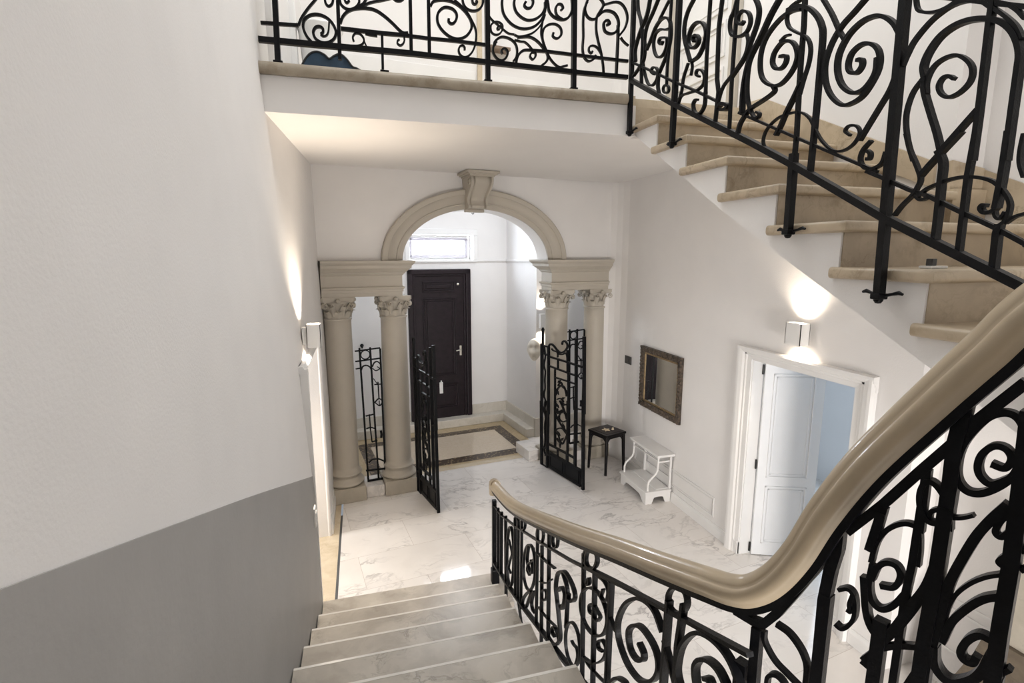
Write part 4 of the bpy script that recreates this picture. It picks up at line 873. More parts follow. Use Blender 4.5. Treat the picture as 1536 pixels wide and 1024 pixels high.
# ------------------------------------------------------------------ lower flight
RI, TR, Y1 = .16, .377, 4.43
lo = thing('staircase', 'lower flight of grey beige marble steps down to the hall floor', 'staircase', (.3, 4.43, 0))
XR = [1.15, 1.03, 1.0, .96, .95, .95, .95, .95, .95, .97, .97, .97, .97]
for i in range(13):
    z = RI*(i+1); y = Y1-TR*i; m = MB()
    x0 = xl(y, z)+.012; x1 = XR[i]
    tread = [(y-TR-.06, z-.045), (y-.03, z-.045)]+[(y-.025+.022*math.sin(t), z-.0225-.0225*math.cos(t)) for t in lin(0, PI, 8)]+[(y-TR-.06, z)]
    if i == 0:
        # curtail step: its outer end is rounded
        out = [(x0, y-TR-.06), (x0, y), (1.03, y)]+[(1.03+.12*math.sin(t), y-.12+.12*math.cos(t)) for t in lin(.2, PI/2, 6)]+[(1.15, y-TR-.06)]
        m.prism(out, 2, 0, z-.04); m.prism([(a+(.0 if a < 0 else .01), b+.02*(b > y-.2)) for a, b in out], 2, z-.04, z)
    else:
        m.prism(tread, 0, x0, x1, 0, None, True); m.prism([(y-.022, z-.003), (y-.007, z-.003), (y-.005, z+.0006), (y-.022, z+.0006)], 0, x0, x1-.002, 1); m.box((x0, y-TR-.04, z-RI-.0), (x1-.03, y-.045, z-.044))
    m.build('step', ['step', 'arris_glint'], lo, auto=math.radians(40))
m = MB(); st = [(4.33, 0)]
for i in range(13): y = Y1-TR*i; st += [(y-.05, RI*i+.0), (y-.05, RI*(i+1)-.05)]
st = [(p, q) for p, q in st]+[(-.6, 2.03), (-.6, 0)]
m.prism([(4.38, 0), (-.45, 2.0), (-.45, 1.75), (.3, 1.5), (3.7, 0)], 0, .90, .93); m.build('string', 'plaster', lo)
w = MB(); w.box((-.62, -3, 1.9), (2.3, -.1, 2.08)); struct(w.build('floor.004', 'step'))

# ------------------------------------------------------------------ upper flight
CORN = [(4.35, 4.485), (3.95, 4.24), (3.53, 4.005), (3.06, 3.778), (2.589, 3.545), (2.121, 3.311), (1.666, 3.079), (1.21, 2.845), (.76, 2.61), (.30, 2.375), (-.12, 2.14)]
XS = 2.36
up = thing('staircase', 'upper flight of worn beige limestone steps rising to the gallery', 'staircase', (3, 1.2, 2.3))
for k in range(1, len(CORN)):
    y, z = CORN[k]; yn, zn = CORN[k-1]
    m = MB(); th = .058
    b0, b1 = XS-.035, 3.725 if y > 2.0 else 4.012
    # tread slab with rounded front and rounded left return
    e0, e1 = (.06, .075) if k > 1 else (.0, .005)
    pl = [(b0, y), (b1, y), (b1, yn+e0), (XS+.01, yn+e0), (XS+.01, yn+e1), (b0, yn+e1)]
    bm_ = bmesh.new(); vv = [bm_.verts.new((px, py, z-th)) for px, py in pl]; f = bm_.faces.new(vv)
    r = bmesh.ops.extrude_face_region(bm_, geom=[f]); bmesh.ops.translate(bm_, verts=[v for v in r['geom'] if isinstance(v, bmesh.types.BMVert)], vec=(0, 0, th))
    ed = [e for e in bm_.edges if all((abs(v.co.y-y) < 1e-4) for v in e.verts) and abs(e.verts[0].co.z-e.verts[1].co.z) < 1e-4 or all(abs(v.co.x-b0) < 1e-4 for v in e.verts) and abs(e.verts[0].co.z-e.verts[1].co.z) < 1e-4]
    bmesh.ops.bevel(bm_, geom=ed, offset=.020, segments=4, profile=.5, affect='EDGES'); m.bm(bm_)
    tr = m.build('tread', 'stone', up, auto=math.radians(50))
    m = MB(); m.box((XS+.012, yn+.045, z-.01), (b1, yn+.085, zn-(.058 if k > 1 else .08))); m.build('riser', 'stone', up)
m = MB()
low = lambda y: 2.651+(y-1.646)*.5224 if y < 3.009 else 3.363+(y-3.009)*.5903
for k in range(1, len(CORN)):
    y, z = CORN[k]; yn, zn = CORN[k-1]; a_, b_ = y+.05, min(yn+.05, 4.40)
    m.prism([(a_, low(a_)), (b_, low(b_)), (b_, max(z-.056, low(b_)+.01)), (a_, max(z-.056, low(a_)+.01))], 0, XS, 3.722)
m.build('string', 'plaster', up)
m = MB()
sk = [(4.4, 4.66), (4.4, 4.4)]+[(CORN[-1][0], CORN[-1][1]-.05), (CORN[-1][0], CORN[-1][1]+.25)]
m.prism([(2.745, 3.58), (4.44, 4.35), (4.44, 4.492), (4.75, 4.492), (4.75, 4.60), (4.42, 4.585), (2.745, 3.745)], 0, 3.705, 3.727); m.box((3.70, 2.60, 3.2), (4.012, 2.652, 3.56))
m.prism([(2.65, 3.45), (-.1, 2.05), (-.1, 2.34), (2.65, 3.70)], 0, 3.995, 4.017); m.prism([(3.705, 3.56), (3.995, 3.55), (3.995, 3.70), (3.705, 3.74)], 1, 2.63, 2.657)
m.build('skirting', 'stone', up)
m = MB(); m.box((2.30, .0, 2.545), (2.37, .02, 2.55))
pad = MB(); pad.box((2.49, 1.80, 3.0802), (2.59, 1.86, 3.092), bev=.003); pad.box((2.51, 1.815, 3.092), (2.54, 1.845, 3.125), 1, None, .004)
tag(pad.build('foot_pad', ['plastic', 'black']), 'small white pad with a black foot lying on a beige step', 'pad')

# ------------------------------------------------------------------ ironwork
PLANES = {'A': ((0, 4.36, 0), (1, 0, 0)), 'B': ((2.29, 0, 0), (0, 1, 0)), 'C': ((1.06, 0, 0), (0, 1, 0)), 'D': ((1.08, 1.22, 0), (.19, -.49, 0))}
BAR = {'A': (1, .9), 'B': (.64, .74), 'C': (.65, 1.1), 'D': (.85, .85)}
NAME = {'s': 'scroll', 'rail': 'bottom_rail', 'mid': 'mid_rail', 'post': 'post', 'baluster': 'baluster'}
def hand_profile(wd, h):
    half = [(.30, -.5), (.33, -.36), (.43, -.30), (.49, -.16), (.50, .0), (.46, .12), (.41, .17), (.345, .19), (.335, .27), (.27, .40), (.14, .49)]
    return [(x*wd, z*h) for x, z in half]+[(0, .52*h)]+[(-x*wd, z*h) for x, z in half[::-1]]
def iron_part(parent, kind, pts, t, d, pl, name=None):
    m = MB(); m.ribbon(smooth2(pts, 6) if kind == 's' else pts, t, d, pl)
    return m.build(name or NAME.get(kind, kind), 'iron', parent)
def rail_set(key, parent, ztop=None, hand=None):
    """every bar and scroll is a part of its own; what runs on above the photograph is carried up to the handrail"""
    pl = PLANES[key]; kt, kd = BAR[key]
    for idx, (kind, wd, pts) in enumerate(IRON[key]):
        t, d = wd*kt, max(.014, wd*kd)
        if kind == 's': t, d = max(.0075, min(t*1.1, .019)), max(.018, min(wd*1.15, .03)) if key != 'C' else max(.017, min(wd*1.3, .034))
        if kind == 'post': t = d = {'A': .037, 'B': .034, 'C': .036, 'D': .028}[key]
        if kind == 'baluster': d = min(max(d, .014), .036 if key != 'D' else .022); t = min(max(t, .013), .03 if key != 'D' else .022)
        pts = [tuple(p) for p in pts]
        if key == 'B': pts = [(min(p[0], 4.335), p[1]) for p in pts]
        if key == 'A': pts = [(min(p[0], 2.266), p[1]) for p in pts]
        if key == 'C': pts = [(p[0], max(p[1], .163) if p[0] > 3.95 else p[1]) for p in pts]
        if kind in ('post', 'baluster') and ztop is not None:
            hi = max(pts, key=lambda p: p[1])
            if hi[1] > ztop(hi[0])-.06:
                e = (hi[0], hand(hi[0])-.03)
                pts = [e]+pts if pts[0] == hi else pts+[e]
        d += .0009*(idx % 7)
        iron_part(parent, kind, pts, t, d, pl)
        if kind == 's' and ztop is not None and max(p[1]-ztop(p[0]) for p in pts) > -.08:
            q = [(p[0], 2*(ztop(p[0])+.035)-p[1]) for p in pts if p[1] < ztop(p[0])+.035]
            q = [p for p in q if p[1] < hand(p[0])-.05]
            if len(q) > 2: iron_part(parent, 's', q, t, d, pl)
        if kind == 'mid' and ztop is not None:
            iron_part(parent, 'mid', [(p[0], hand(p[0])-.14) for p in pts], t, d, pl)
# gallery
gr = thing('railing', 'black wrought iron scroll railing along the gallery edge', 'railing', (.8, 4.36, ZG))
rail_set('A', gr, lambda x: 4.904+(x+.49)*.119, lambda x: 5.46)
iron_part(gr, 'rail', [(.40, 4.643), (1.80, 4.626)], .036, .035, PLANES['A'])
m = MB(); m.sweep([(-.6, 4.36, 5.5), (.8, 4.36, 5.5), (2.26, 4.36, 5.5)], hand_profile(.10, .07)); m.build('handrail', 'handrail', gr)
for x in (-.497, .244, 1.043, 1.775):
    m = MB(); m.box((x-.032, 4.335, ZG+.001), (x+.032, 4.385, ZG+.014), bev=.004); m.build('foot_plate', 'iron', gr)
# upper flight
ur = thing('railing', 'black wrought iron scroll railing up the open side of the upper flight', 'railing', (2.29, 2.5, 3.2))
hb = lambda y: 4.08+(y-1.33)*.52
rail_set('B', ur, lambda y: 4.215+(y-1.9)*.415, hb)
iron_part(ur, 'rail', [(1.326, 3.03), (.4, 2.55)], .04, .035, PLANES['B']); iron_part(ur, 'mid', [(1.34, 3.182), (.4, 2.70)], .02, .022, PLANES['B'])
m = MB(); m.sweep([(2.29, .45, hb(.45)+.03), (2.29, 2.5, hb(2.5)+.03), (2.29, 4.36, hb(4.36)+.03)], hand_profile(.10, .075)); m.build('handrail', 'handrail', ur)
for y, z in ((4.332, 4.185), (3.661, 3.965), (2.452, 3.272), (1.876, 2.962)):
    m = MB(); m.box((2.264, y-.024, z-.022), (2.318, y+.024, z+.006), bev=.006); m.lathe([(0, -.022), (.012, -.02), (.02, -.008), (.02, 0)], (2.29, y), 12, 0, Matrix.Translation((0, 0, z-.02)))
    for s in (-1, 1):
        m.tube([(2.30, y+s*.02, z-.004), (2.306, y+s*.05, z+.004), (2.308, y+s*.08, z+.012), (2.308, y+s*.098, z+.006)], [.008, .007, .010, .006], 8)
    m.build('bracket', 'iron', ur)
# lower flight with its steep ramp at the turn
lr = thing('railing', 'black wrought iron scroll railing with a taupe handrail beside the lower flight', 'railing', (1.06, 4.3, .16))
rail_set('C', lr); rail_set('D', lr)
def dpt(s, z, n=0): return (1.08+.3615*s, 1.22-.9324*s, z)
HC = [(1.06, 4.27, 1.135), (1.06, 4.16, 1.138), (1.06, 3.598, 1.25), (1.06, 2.6, 1.602), (1.06, 1.959, 1.85), (1.06, 1.595, 1.988), (1.064, 1.36, 2.078), (1.075, 1.25, 2.118)]
HD = [dpt(.035, 2.155), dpt(.099, 2.228), dpt(.155, 2.334), dpt(.21, 2.478), dpt(.288, 2.641), dpt(.403, 2.83), dpt(.48, 2.95), dpt(.56, 3.07), (1.36, .52, 3.27), (1.6, .36, 3.42), (1.95, .3, 3.52), (2.19, .33, 3.57)]
HP = smooth2(HC+HD, 8)
m = MB(); m.sweep(HP, hand_profile(.100, .086))
m.tube([(1.06, 4.24, 1.14), (1.06, 4.29, 1.13), (1.06, 4.315, 1.09), (1.06, 4.32, 1.02)], [.047, .05, .046, .040], 12)
m.build('handrail', 'handrail', lr)
m = MB(); m.sweep(HP[:len(HP)-10], [(-.030, -.062), (.030, -.062), (.030, -.042), (-.030, -.042)], smooth=False); m.build('top_bar', 'iron', lr)
m = MB(); m.box((1.03, 4.27, .1615), (1.10, 4.34, .30), bev=.008); m.build('newel_foot', 'iron', lr)
iron_part(lr, 'post', [(.02, 1.9), (.02, 1.45)], .036, .036, PLANES['D'])
for s in (.232, .36, .453, .573): iron_part(lr, 'post', [(s, 2.25), (s, 1.50)], .03, .03, PLANES['D'])
iron_part(lr, 'rail', [(1.849, 1.02), (1.2, 1.33), (1.1, 1.45)], .03, .03, PLANES['C']); iron_part(lr, 'rail', [(0, 1.52), (.35, 1.75), (.62, 2.0)], .03, .03, PLANES['D'])

# ------------------------------------------------------------------ iron gates under the arch
def gate(name, label, loc, rz, sc, cat='gate', extra=True):
    t = thing(name, label, cat, loc, rz, 'iron gate leaves')
    pl = ((0, 0, 0), (1, 0, 0))
    for idx, (kind, wd, pts) in enumerate(IRON['G']):
        tt = max(.010, min(wd*1.2, .045)); dd = {'stile': .034, 'bar': .026}.get(kind, .02)+.0008*(idx % 6)
        m = MB(); m.ribbon(smooth2(pts, 5) if kind == 's' else pts, tt*.8, dd, pl)
        m.v = [(x*sc, y, max(.004, z)) for x, y, z in m.v]
        m.build({'stile': 'stile', 'bar': 'bar', 's': 'scroll'}[kind], 'iron', t, True)
    m = MB(); m.box((.17*sc, -.008, .03), (.93*sc, .008, .27)); m.box((.17*sc, -.014, .02), (.93*sc, .014, .05)); m.box((.17*sc, -.014, .25), (.93*sc, .014, .275))
    for a, c in ((.20, .52), (.57, .90)):
        for q in ((a, .06, c, .075), (a, .225, c, .24), (a, .06, a+.015, .24), (c-.015, .06, c, .24)): m.box((q[0]*sc, -.016, q[1]), (q[2]*sc, .016, q[3]))
    m.build('kick_panel', 'iron', t, True)
    for x, z, an in ((.40, 1.38, .6), (.47, 1.33, 2.4), (.36, 1.22, 2.2), (.50, 1.16, .5), (.36, 1.02, 2.5), (.50, .98, .7), (.38, .84, .4), (.52, .76, 2.3), (.40, .62, 2.6), (.49, .56, .8), (.44, .46, 1.6)):
        m = MB(); c, s_ = math.cos(an), math.sin(an); L_, W_ = .05, .018
        P_ = [(-L_, 0), (-.01, W_), (L_, 0), (-.01, -W_)]; m.prism([((x+p*c-q*s_)*sc, z+p*s_+q*c) for p, q in P_], 1, -.008, .008); m.build('leaf', 'iron', t, True)
    m = MB(); m.tube([(-.03, 0, .0), (-.03, 0, 2.02), (-.03, 0, 2.06), (-.03, 0, 2.09)], [.019, .019, .026, .008], 10); m.build('hinge_post', 'iron', t, True)
    return t
gl = (Vector((2.765, 6.163))-Vector((2.515, 7.16)))
gate('iron_gate', 'open wrought iron gate leaf with vine scrolls on the right', (2.515, 7.13, 0), math.atan2(gl.y, gl.x), 1.0)
gl = (Vector((.79, 6.075))-Vector((.625, 6.74)))
gate('iron_gate', 'open wrought iron gate leaf seen nearly edge on, against the second column', (.625, 6.74, 0), math.atan2(gl.y, gl.x), .70)
def grille(label, loc, rz, u0, sc):
    t = thing('iron_grille', label, 'grille', loc, rz); pl = ((0, 0, 0), (1, 0, 0))
    def cl(p):
        k = 1
        return (max(-.168*k, min(.150*k, (p[0]-u0)*sc)), p[1])
    for kind, wd, pts in IRON['L']:
        m = MB(); m.ribbon([cl(p) for p in pts] if kind != 's' else smooth2([cl(p) for p in pts], 5), max(.008, wd*.85), .02, pl)
        m.build({'stile': 'stile', 'bar': 'bar', 's': 'scroll'}[kind], 'iron', t, True)
    return t
grille('narrow fixed iron grille between the two left columns', aw(-.335, .0, .02), A8, .05, .98)
grille('narrow fixed iron grille between the two right columns', aw(2.735, .0, .08), A8, .05, .98)

# ------------------------------------------------------------------ things by the right wall
def mirror():
    t = thing('wall_mirror', 'wall mirror in a dark carved wooden frame', 'mirror', (XW, 5.95, 1.47))
    y0, y1, z0, z1 = 5.465, 6.44, 1.05, 1.893
    m = MB()
    def side(a, b, z_or_y, horiz):
        n = 40; prof = [(0, 0), (0, -.035), (.02, -.048), (.05, -.042), (.075, -.028), (.082, -.0)]
        vs = []
        for i in range(n+1):
            s = i/n
            for k, (o, p) in enumerate(prof):
                bump = .007*math.sin(i*2.1+k*1.7)+.005*math.sin(i*3.7+k) if 0 < k < 5 else 0
                L0, L1 = (y0+o, y1-o) if horiz else (z0+o, z1-o)
                q = L0+(L1-L0)*s
                if horiz: yy, zz = q, (z0+o if z_or_y == 0 else z1-o)
                else: zz, yy = q, (y0+o if z_or_y == 0 else y1-o)
                vs.append((XW+p+bump-.002, yy, zz))
        m.add(vs, [(i*6+k, i*6+k+1, i*6+k+7, i*6+k+6) for i in range(n) for k in range(5)], 0, False)
    side(0, 0, 0, True); side(0, 0, 1, True); side(0, 0, 0, False); side(0, 0, 1, False)
    m.build('frame', 'frame', t)
    m = MB(); g = .08
    for a, c in (((y0+g, z0+g), (y1-g, z0+g+.022)), ((y0+g, z1-g-.022), (y1-g, z1-g)), ((y0+g, z0+g), (y0+g+.022, z1-g)), ((y1-g-.022, z0+g), (y1-g, z1-g))): m.box((XW-.022, a[0], a[1]), (XW-.006, c[0], c[1]), bev=.003)
    m.build('gilt_slip', 'gold', t)
    m = MB(); m.add([(XW-.012, y0+.09, z0+.09), (XW-.012, y1-.09, z0+.09), (XW-.012, y1-.09, z1-.09), (XW-.012, y0+.09, z1-.09)], [(0, 1, 2, 3)]); m.build('glass', 'mirror', t)
mirror()
m = MB(); m.box((XW-.016, 6.75, 1.545), (XW-.001, 6.93, 1.66), bev=.004); m.box((XW-.02, 6.80, 1.585), (XW-.016, 6.83, 1.62)); tag(m.build('switch_plate', 'black'), 'small black switch plate on the wall left of the mirror', 'switch')
m = MB(); m.box((-.455, 4.20, .98), (-.432, 4.29, 1.14), bev=.004); m.box((-.432, 4.215, 1.02), (-.426, 4.275, 1.10), bev=.002); tag(m.build('switch_plate', 'plastic'), 'white switch plate on the grey dado beside the left doorway', 'switch')

def stool():
    t = thing('stool', 'black wooden stool with a square seat beside the column', 'stool', (3.365, 6.735, 0), math.radians(18))
    h, a = .60, .185
    m = MB(); m.box((-a-.012, -a-.012, h-.035), (a+.012, a+.012, h), bev=.01); m.build('seat', 'stoolwood', t, True)
    m = MB(); m.box((-a+.035, -a+.035, h+.0005), (a-.035, a-.035, h+.004), bev=.002); m.build('seat_panel', 'darkwood', t, True)
    for sx in (-1, 1):
        for sy in (-1, 1):
            m = MB(); m.tube([(sx*(a-.005), sy*(a-.005), .003), (sx*(a-.012), sy*(a-.012), .25), (sx*(a-.02), sy*(a-.02), h-.03)], [.019, .023, .028], 12); m.build('leg', 'stoolwood', t, True)
    for q in range(4):
        m = MB(); R_ = Matrix.Rotation(q*PI/2, 4, 'Z'); pts = [(-a+.02, -a+.02, h-.17)]+[(-a+.03+.10*(1-math.cos(s)), -a+.02, h-.17+.115*math.sin(s)) for s in lin(.2, PI/2, 6)]
        pts += [(-p[0], p[1], p[2]) for p in pts[::-1]]
        m.tube(pts, .009, 8, 0, R_); m.build('stretcher', 'stoolwood', t, True)
    m = MB(); m.box((-a+.01, -a+.01, h-.07), (a-.01, a-.01, h-.035)); m.build('apron', 'stoolwood', t, True)
    return t
stool()
m = MB(); st = []
for k in range(10):
    a = PI*2*k/10+.3; r = (.062 if k % 2 == 0 else .026)*(1.25 if k == 2 else 1); st.append((3.345+r*math.cos(a), 6.725+r*math.sin(a)))
m.prism(st, 2, .604, .616); m.add([(x, y, .616) for x, y in st]+[(3.345, 6.725, .626)], [(i, (i+1) % 10, 10) for i in range(10)], 0, True)
tag(m.build('starfish', 'cream'), 'cream star shaped ornament lying on the black stool seat', 'ornament')
for i, (dx, dy, r, lab) in enumerate(((.075, -.03, .021, 'larger of the two cream shells on the black stool'), (.105, .025, .017, 'smaller of the two cream shells on the black stool'))):
    m = MB(); m.lathe([(0, 0), (r*.7, .001), (r, r*.35), (r*.75, r*.8), (r*.3, r*1.1), (0, r*1.15)], (3.365+dx, 6.735+dy), 14, 0, Matrix.Translation((0, 0, .604))); tag(m.build('shell', 'cream'), lab, 'shell', 'shells on the stool')

def kneeler():
    t = thing('kneeler', 'white painted wooden kneeler bench against the right wall', 'bench', (3.5, 5.9, 0))
    x0, x1, y0, y1 = 3.345, 3.70, 5.565, 6.235
    def scallop(a, b, n=18):
        pts = [(a, 0), (a+.075, 0)]
        c0, c1 = a+.075, b-.075
        for k in range(n+1):
            s = k/n; e = min(1, min(s, 1-s)*6); pts.append((c0+(c1-c0)*s, .012+.062*(e*e*(3-2*e))+.012*math.sin(PI*s)))
        return pts+[(b-.075, 0), (b, 0), (b, .145), (a, .145)]
    m = MB(); m.prism(scallop(y0, y1), 0, x0, x0+.018); m.build('front_apron', 'white', t)
    m = MB(); m.prism(scallop(x0+.018, x1), 1, y0, y0+.018); m.prism(scallop(x0+.018, x1), 1, y1-.018, y1); m.build('side_apron', 'white', t)
    m = MB(); m.box((x0-.015, y0-.015, .145), (x1+.005, y1+.015, .168), bev=.005); m.box((x0+.16, y0+.03, .168), (x1-.02, y1-.03, .176), bev=.003); m.build('kneeling_board', 'white', t)
    m = MB(); m.box((3.475, y0-.03, .615), (3.728, y1+.03, .645), bev=.006); m.build('top_board', 'white', t)
    m = MB(); m.box((3.515, y0+.02, .535), (3.53, y1-.02, .555)); m.box((3.515, y0+.02, .60), (3.53, y1-.02, .615)); m.build('front_rail', 'white', t)
    for y in (y0+.025, y1-.025):
        m = MB(); m.tube([(3.385, y, .168), (3.385, y, .25), (3.40, y, .30), (3.45, y, .345), (3.50, y, .39), (3.515, y, .44), (3.52, y, .53), (3.52, y, .615)], .013, 10); m.build('curved_support', 'white', t)
        m = MB(); m.box((3.68, y-.014, .168), (3.71, y+.014, .615), bev=.003); m.build('post', 'white', t)
        m = MB(); m.box((3.52, y-.008, .53), (3.69, y+.008, .55)); m.build('side_rail', 'white', t)
    m = MB(); m.box((3.712, y0+.03, .168), (3.722, y1-.03, .30)); m.build('back_board', 'white', t)
kneeler()

# ------------------------------------------------------------------ wall lamps
WARM = (1.0, .85, .68)
def sconce(label, cx, cy, cz, nx, watts, sx=.10, wd=.17, h=.19):
    """box lamp that throws light up and down; nx: the wall's outward direction along x"""
    t = thing('wall_lamp', label, 'lamp', (cx, cy, cz))
    m = MB(); xa, xb = cx+nx*.035, cx+nx*(.035+sx)
    for a, c in (((xa, cy-wd/2, cz-h/2), (xa+nx*.006, cy+wd/2, cz+h/2)), ((xb-nx*.006, cy-wd/2, cz-h/2), (xb, cy+wd/2, cz+h/2)), ((xa, cy-wd/2, cz-h/2), (xb, cy-wd/2+.006, cz+h/2)), ((xa, cy+wd/2-.006, cz-h/2), (xb, cy+wd/2, cz+h/2))): m.box(a, c)
    m.build('shade', 'plastic', t)
    m = MB(); m.box((cx, cy-wd*.3, cz-h*.36), (cx+nx*.036, cy+wd*.3, cz+h*.36)); m.build('back_plate', 'plastic', t)
    m = MB(); m.box((xa+nx*.02, cy-.03, cz-.02), (xb-nx*.02, cy+.03, cz+.02)); m.build('bulb', emit('warm bulb', WARM, 12), t)
    for s in (1, -1):
        L = bpy.data.lights.new('sconce beam', 'SPOT'); L.energy = watts; L.color = WARM; L.spot_size = math.radians(118); L.spot_blend = 1; L.shadow_soft_size = .025
        o = bpy.data.objects.new('sconce_beam', L); COL.objects.link(o); o.location = ((xa+xb)/2, cy, cz+s*(h/2-.03)); o.rotation_euler = (PI if s > 0 else 0, 0, 0)
sconce('white box wall lamp above the white double doors', XW, 3.70, 2.455, -1, 26)
sconce('white box wall lamp above the left doorway', -.50, 4.80, 2.45, 1, 75, .115, .13, .20)
c = aw(2.66, 1.04, 0); t = thing('wall_lamp', 'white wall lamp in the vestibule, half hidden behind a column', 'lamp', (c.x, c.y, 2.03), A8)
m = MB(); m.box((-.045, -.10, -.12), (.045, -.04, .12), bev=.004); m.box((-.02, -.04, -.06), (.02, .0, .06)); m.build('shade', 'plastic', t, True)
for s in (1, -1):
    L = bpy.data.lights.new('sconce beam', 'SPOT'); L.energy = 14; L.color = WARM; L.spot_size = math.radians(120); L.spot_blend = 1; L.shadow_soft_size = .02
    o = bpy.data.objects.new('sconce_beam', L); COL.objects.link(o); o.location = aw(2.66, .97, 2.03+s*.14); o.rotation_euler = (PI if s > 0 else 0, 0, 0)

# carved mask on the vestibule wall
c = aw(2.52, .97, 1.555); m = MB(); bm_ = bmesh.new(); bmesh.ops.create_uvsphere(bm_, u_segments=32, v_segments=24, radius=1)
for v in bm_.verts:
    x, y, z = v.co; f = 1-.30*max(0, -z)**1.2
    for ex, ez in ((-.38, .22), (.38, .22)):
        d = math.hypot(x-ex, z-ez)
        if d < .3 and y < 0: y += .42*(1-(d/.3)**2)
    d = math.hypot(x*1.3, z+.22)
    if d < .3 and y < 0: y -= .28*(1-d/.3)
    d = math.hypot(x*.6, z+.62)
    if d < .2 and y < 0: y += .25*(1-d/.2)
    v.co = (x*.125*f, y*.085, z*.19)
m.bm(bm_, 0, Matrix.Translation(c) @ Matrix.Rotation(A8-.5, 4, 'Z'), True)
o = m.build('wall_mask', 'skull'); tag(o, 'pale carved mask hanging on the vestibule pier beside the gate', 'mask')

# ------------------------------------------------------------------ gallery: blue scalloped chair back and white enamel tub behind the railing
t = thing('armchair', 'dark blue chair with a scalloped back behind the gallery railing', 'chair', (-.165, 5.25, ZG))
def scal(s, k):
    top = smooth2([(-.235, .12), (-.215, .20), (-.16, .275), (-.10, .30), (-.045, .285), (-.01, .262), (.03, .285), (.075, .298), (.12, .27), (.16, .225), (.195, .215), (.24, .19), (.262, .13), (.262, .05)], 5)
    return [(p.x*s, p.y*k) for p in top]+[(.25*s, 0), (-.22*s, 0)]
m = MB(); m.prism(scal(1.12, 1.27), 1, -.05, .03); m.build('back', 'blue', t, True)
m = MB(); m.tube([(x, -.052, z) for x, z in scal(1.12, 1.27)[:-2]], .008, 8); m.build('piping', 'bluedark', t, True)
m = MB(); m.box((-.21, -.02, 0.0), (.21, .42, .16), bev=.03); m.build('seat', 'blue', t, True)
tb = MB(); tb.lathe([(0, 0), (.13, 0), (.14, .02), (.165, .30), (.195, .70), (.205, .80), (.22, .83), (.22, .85), (.19, .85), (.17, .60), (.0, .58)], (-.275, 5.95), 36, 0, Matrix.Translation((0, 0, ZG)))
tag(tb.build('tall_planter', 'tub'), 'tall white enamel vessel standing behind the gallery railing', 'planter')
w = MB(); w.box((1.26, -.30, ZG+1.16), (1.53, -.151, ZG+1.20), 0, AX, .006)
tag(w.build('wall_shelf', 'woodbrown'), 'small brown wooden wall shelf glimpsed behind the gallery railing', 'shelf')

# stone kerb in the recess
t = thing('stone_block', 'dark brown curved stone kerb with a pale stone block behind the near railing', 'stone', (3.9, 1.9, 0))
m = MB(); m.prism([(1.0, 0), (2.34, 0), (2.30, .16), (2.20, .36), (2.12, .58), (2.085, .72), (2.07, .75), (1.0, .75)], 0, 3.735, 4.018); m.build('kerb', 'brownstone', t)
m = MB(); m.box((3.765, 1.0, .75), (4.018, 1.985, 1.55), bev=.01); m.build('upper_block', 'plinth', t)
c = aw(-.097, VBK-.012, 1.60); m = MB(); m.tube([(c.x, c.y, 1.60), (c.x, c.y-.05, 1.60), (c.x, c.y-.06, 1.57)], .012, 8); m.lathe([(0, 0), (.03, .0), (.03, .012), (0, .012)], (0, 0), 14, 0, Matrix.Translation(c) @ Matrix.Rotation(PI/2, 4, 'X')); m.tube([(c.x, c.y-.02, 1.60), (c.x+.004, c.y-.02, 1.555)], .014, 8)
tag(m.build('wall_hook', 'iron'), 'small black hook on the vestibule wall above the left grille', 'hook')

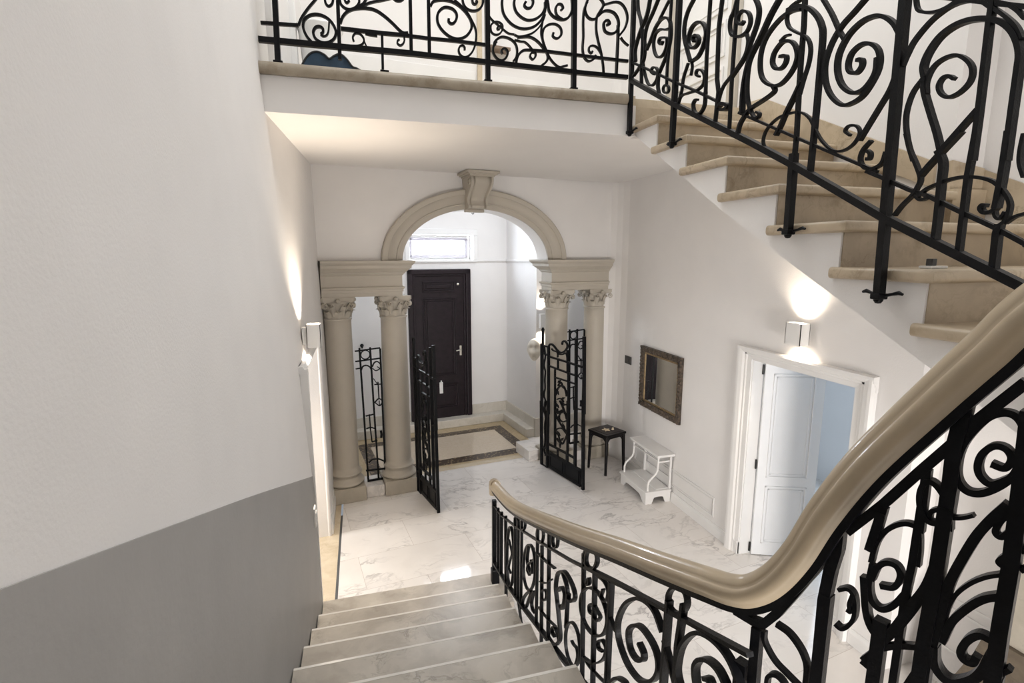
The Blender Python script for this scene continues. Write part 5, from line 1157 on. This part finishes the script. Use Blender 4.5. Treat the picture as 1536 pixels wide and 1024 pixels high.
# ------------------------------------------------------------------ light
def area(name, loc, tgt, sx, sy, watts, col):
    L = bpy.data.lights.new(name, 'AREA'); L.shape = 'RECTANGLE'; L.size = sx; L.size_y = sy; L.energy = watts; L.color = col
    o = bpy.data.objects.new(name, L); COL.objects.link(o); o.location = loc
    o.rotation_euler = (Vector(tgt)-Vector(loc)).to_track_quat('-Z', 'Y').to_euler(); return o
area('stairwell_fill', (1.5, 3.8, 8.2), (1.5, 3.8, 0), 3.2, 2.6, 70, (1.0, .98, .955))  # added unseen source: soft fill from the top of the stairwell
area('stair_fill', (1.6, -2.9, 4.9), (1.6, 4, 3.2), 2.6, 2.4, 14, (1.0, .96, .93))  # fill light added behind the camera; that wall has no window
area('hall_fill', (1.7, -2.85, 1.0), (2.0, 6, 1.6), 1.5, 1.4, 235, (1.0, .96, .93))  # low fill added to brighten the hall; the back wall is solid
p = aw(1.35, VBK+.235, 3.25); q = aw(1.35, 0, 3.25); area('transom_daylight', p, q, 1.10, .40, 52, (.84, .92, 1.0))
p = aw(1.5, .85, 4.42); area('vestibule_fill', p, (p.x, p.y, 0), 3.6, .9, 31, (.86, .92, 1.0))  # invented overhead fill that brightens the vestibule
area('next_room_window', (6.0, 4.4, 1.5), (3.8, 4.0, 1.2), 1.6, 1.8, 34, (.66, .82, 1.0))
area('side_room_fill', (-2.0, 5.62, 1.45), (3, 5.1, 1.5), .5, 1.9, 34, (1.0, .965, .93))  # added out of view to light the hall through the left doorway
W = bpy.data.worlds.new('World'); bpy.context.scene.world = W; W.use_nodes = True
W.node_tree.nodes['Background'].inputs['Color'].default_value = (.8, .86, .95, 1); W.node_tree.nodes['Background'].inputs['Strength'].default_value = .25

# ------------------------------------------------------------------ camera
cd = bpy.data.cameras.new('Camera'); cam = bpy.data.objects.new('Camera', cd); COL.objects.link(cam)
cd.sensor_width = 36; cd.lens = 36*792/1536; cd.clip_start = .05
cam.location = (0, 0, 3.15)
d = Vector((math.sin(.2777)*math.cos(.1659), math.cos(.2777)*math.cos(.1659), -math.sin(.1659)))
cam.rotation_euler = d.to_track_quat('-Z', 'Y').to_euler()
sc = bpy.context.scene; sc.camera = cam
sc.view_settings.view_transform = 'Standard'; sc.view_settings.look = 'None'; sc.view_settings.gamma = 1; sc.view_settings.use_curve_mapping = False
sc.view_settings.exposure = 0.40
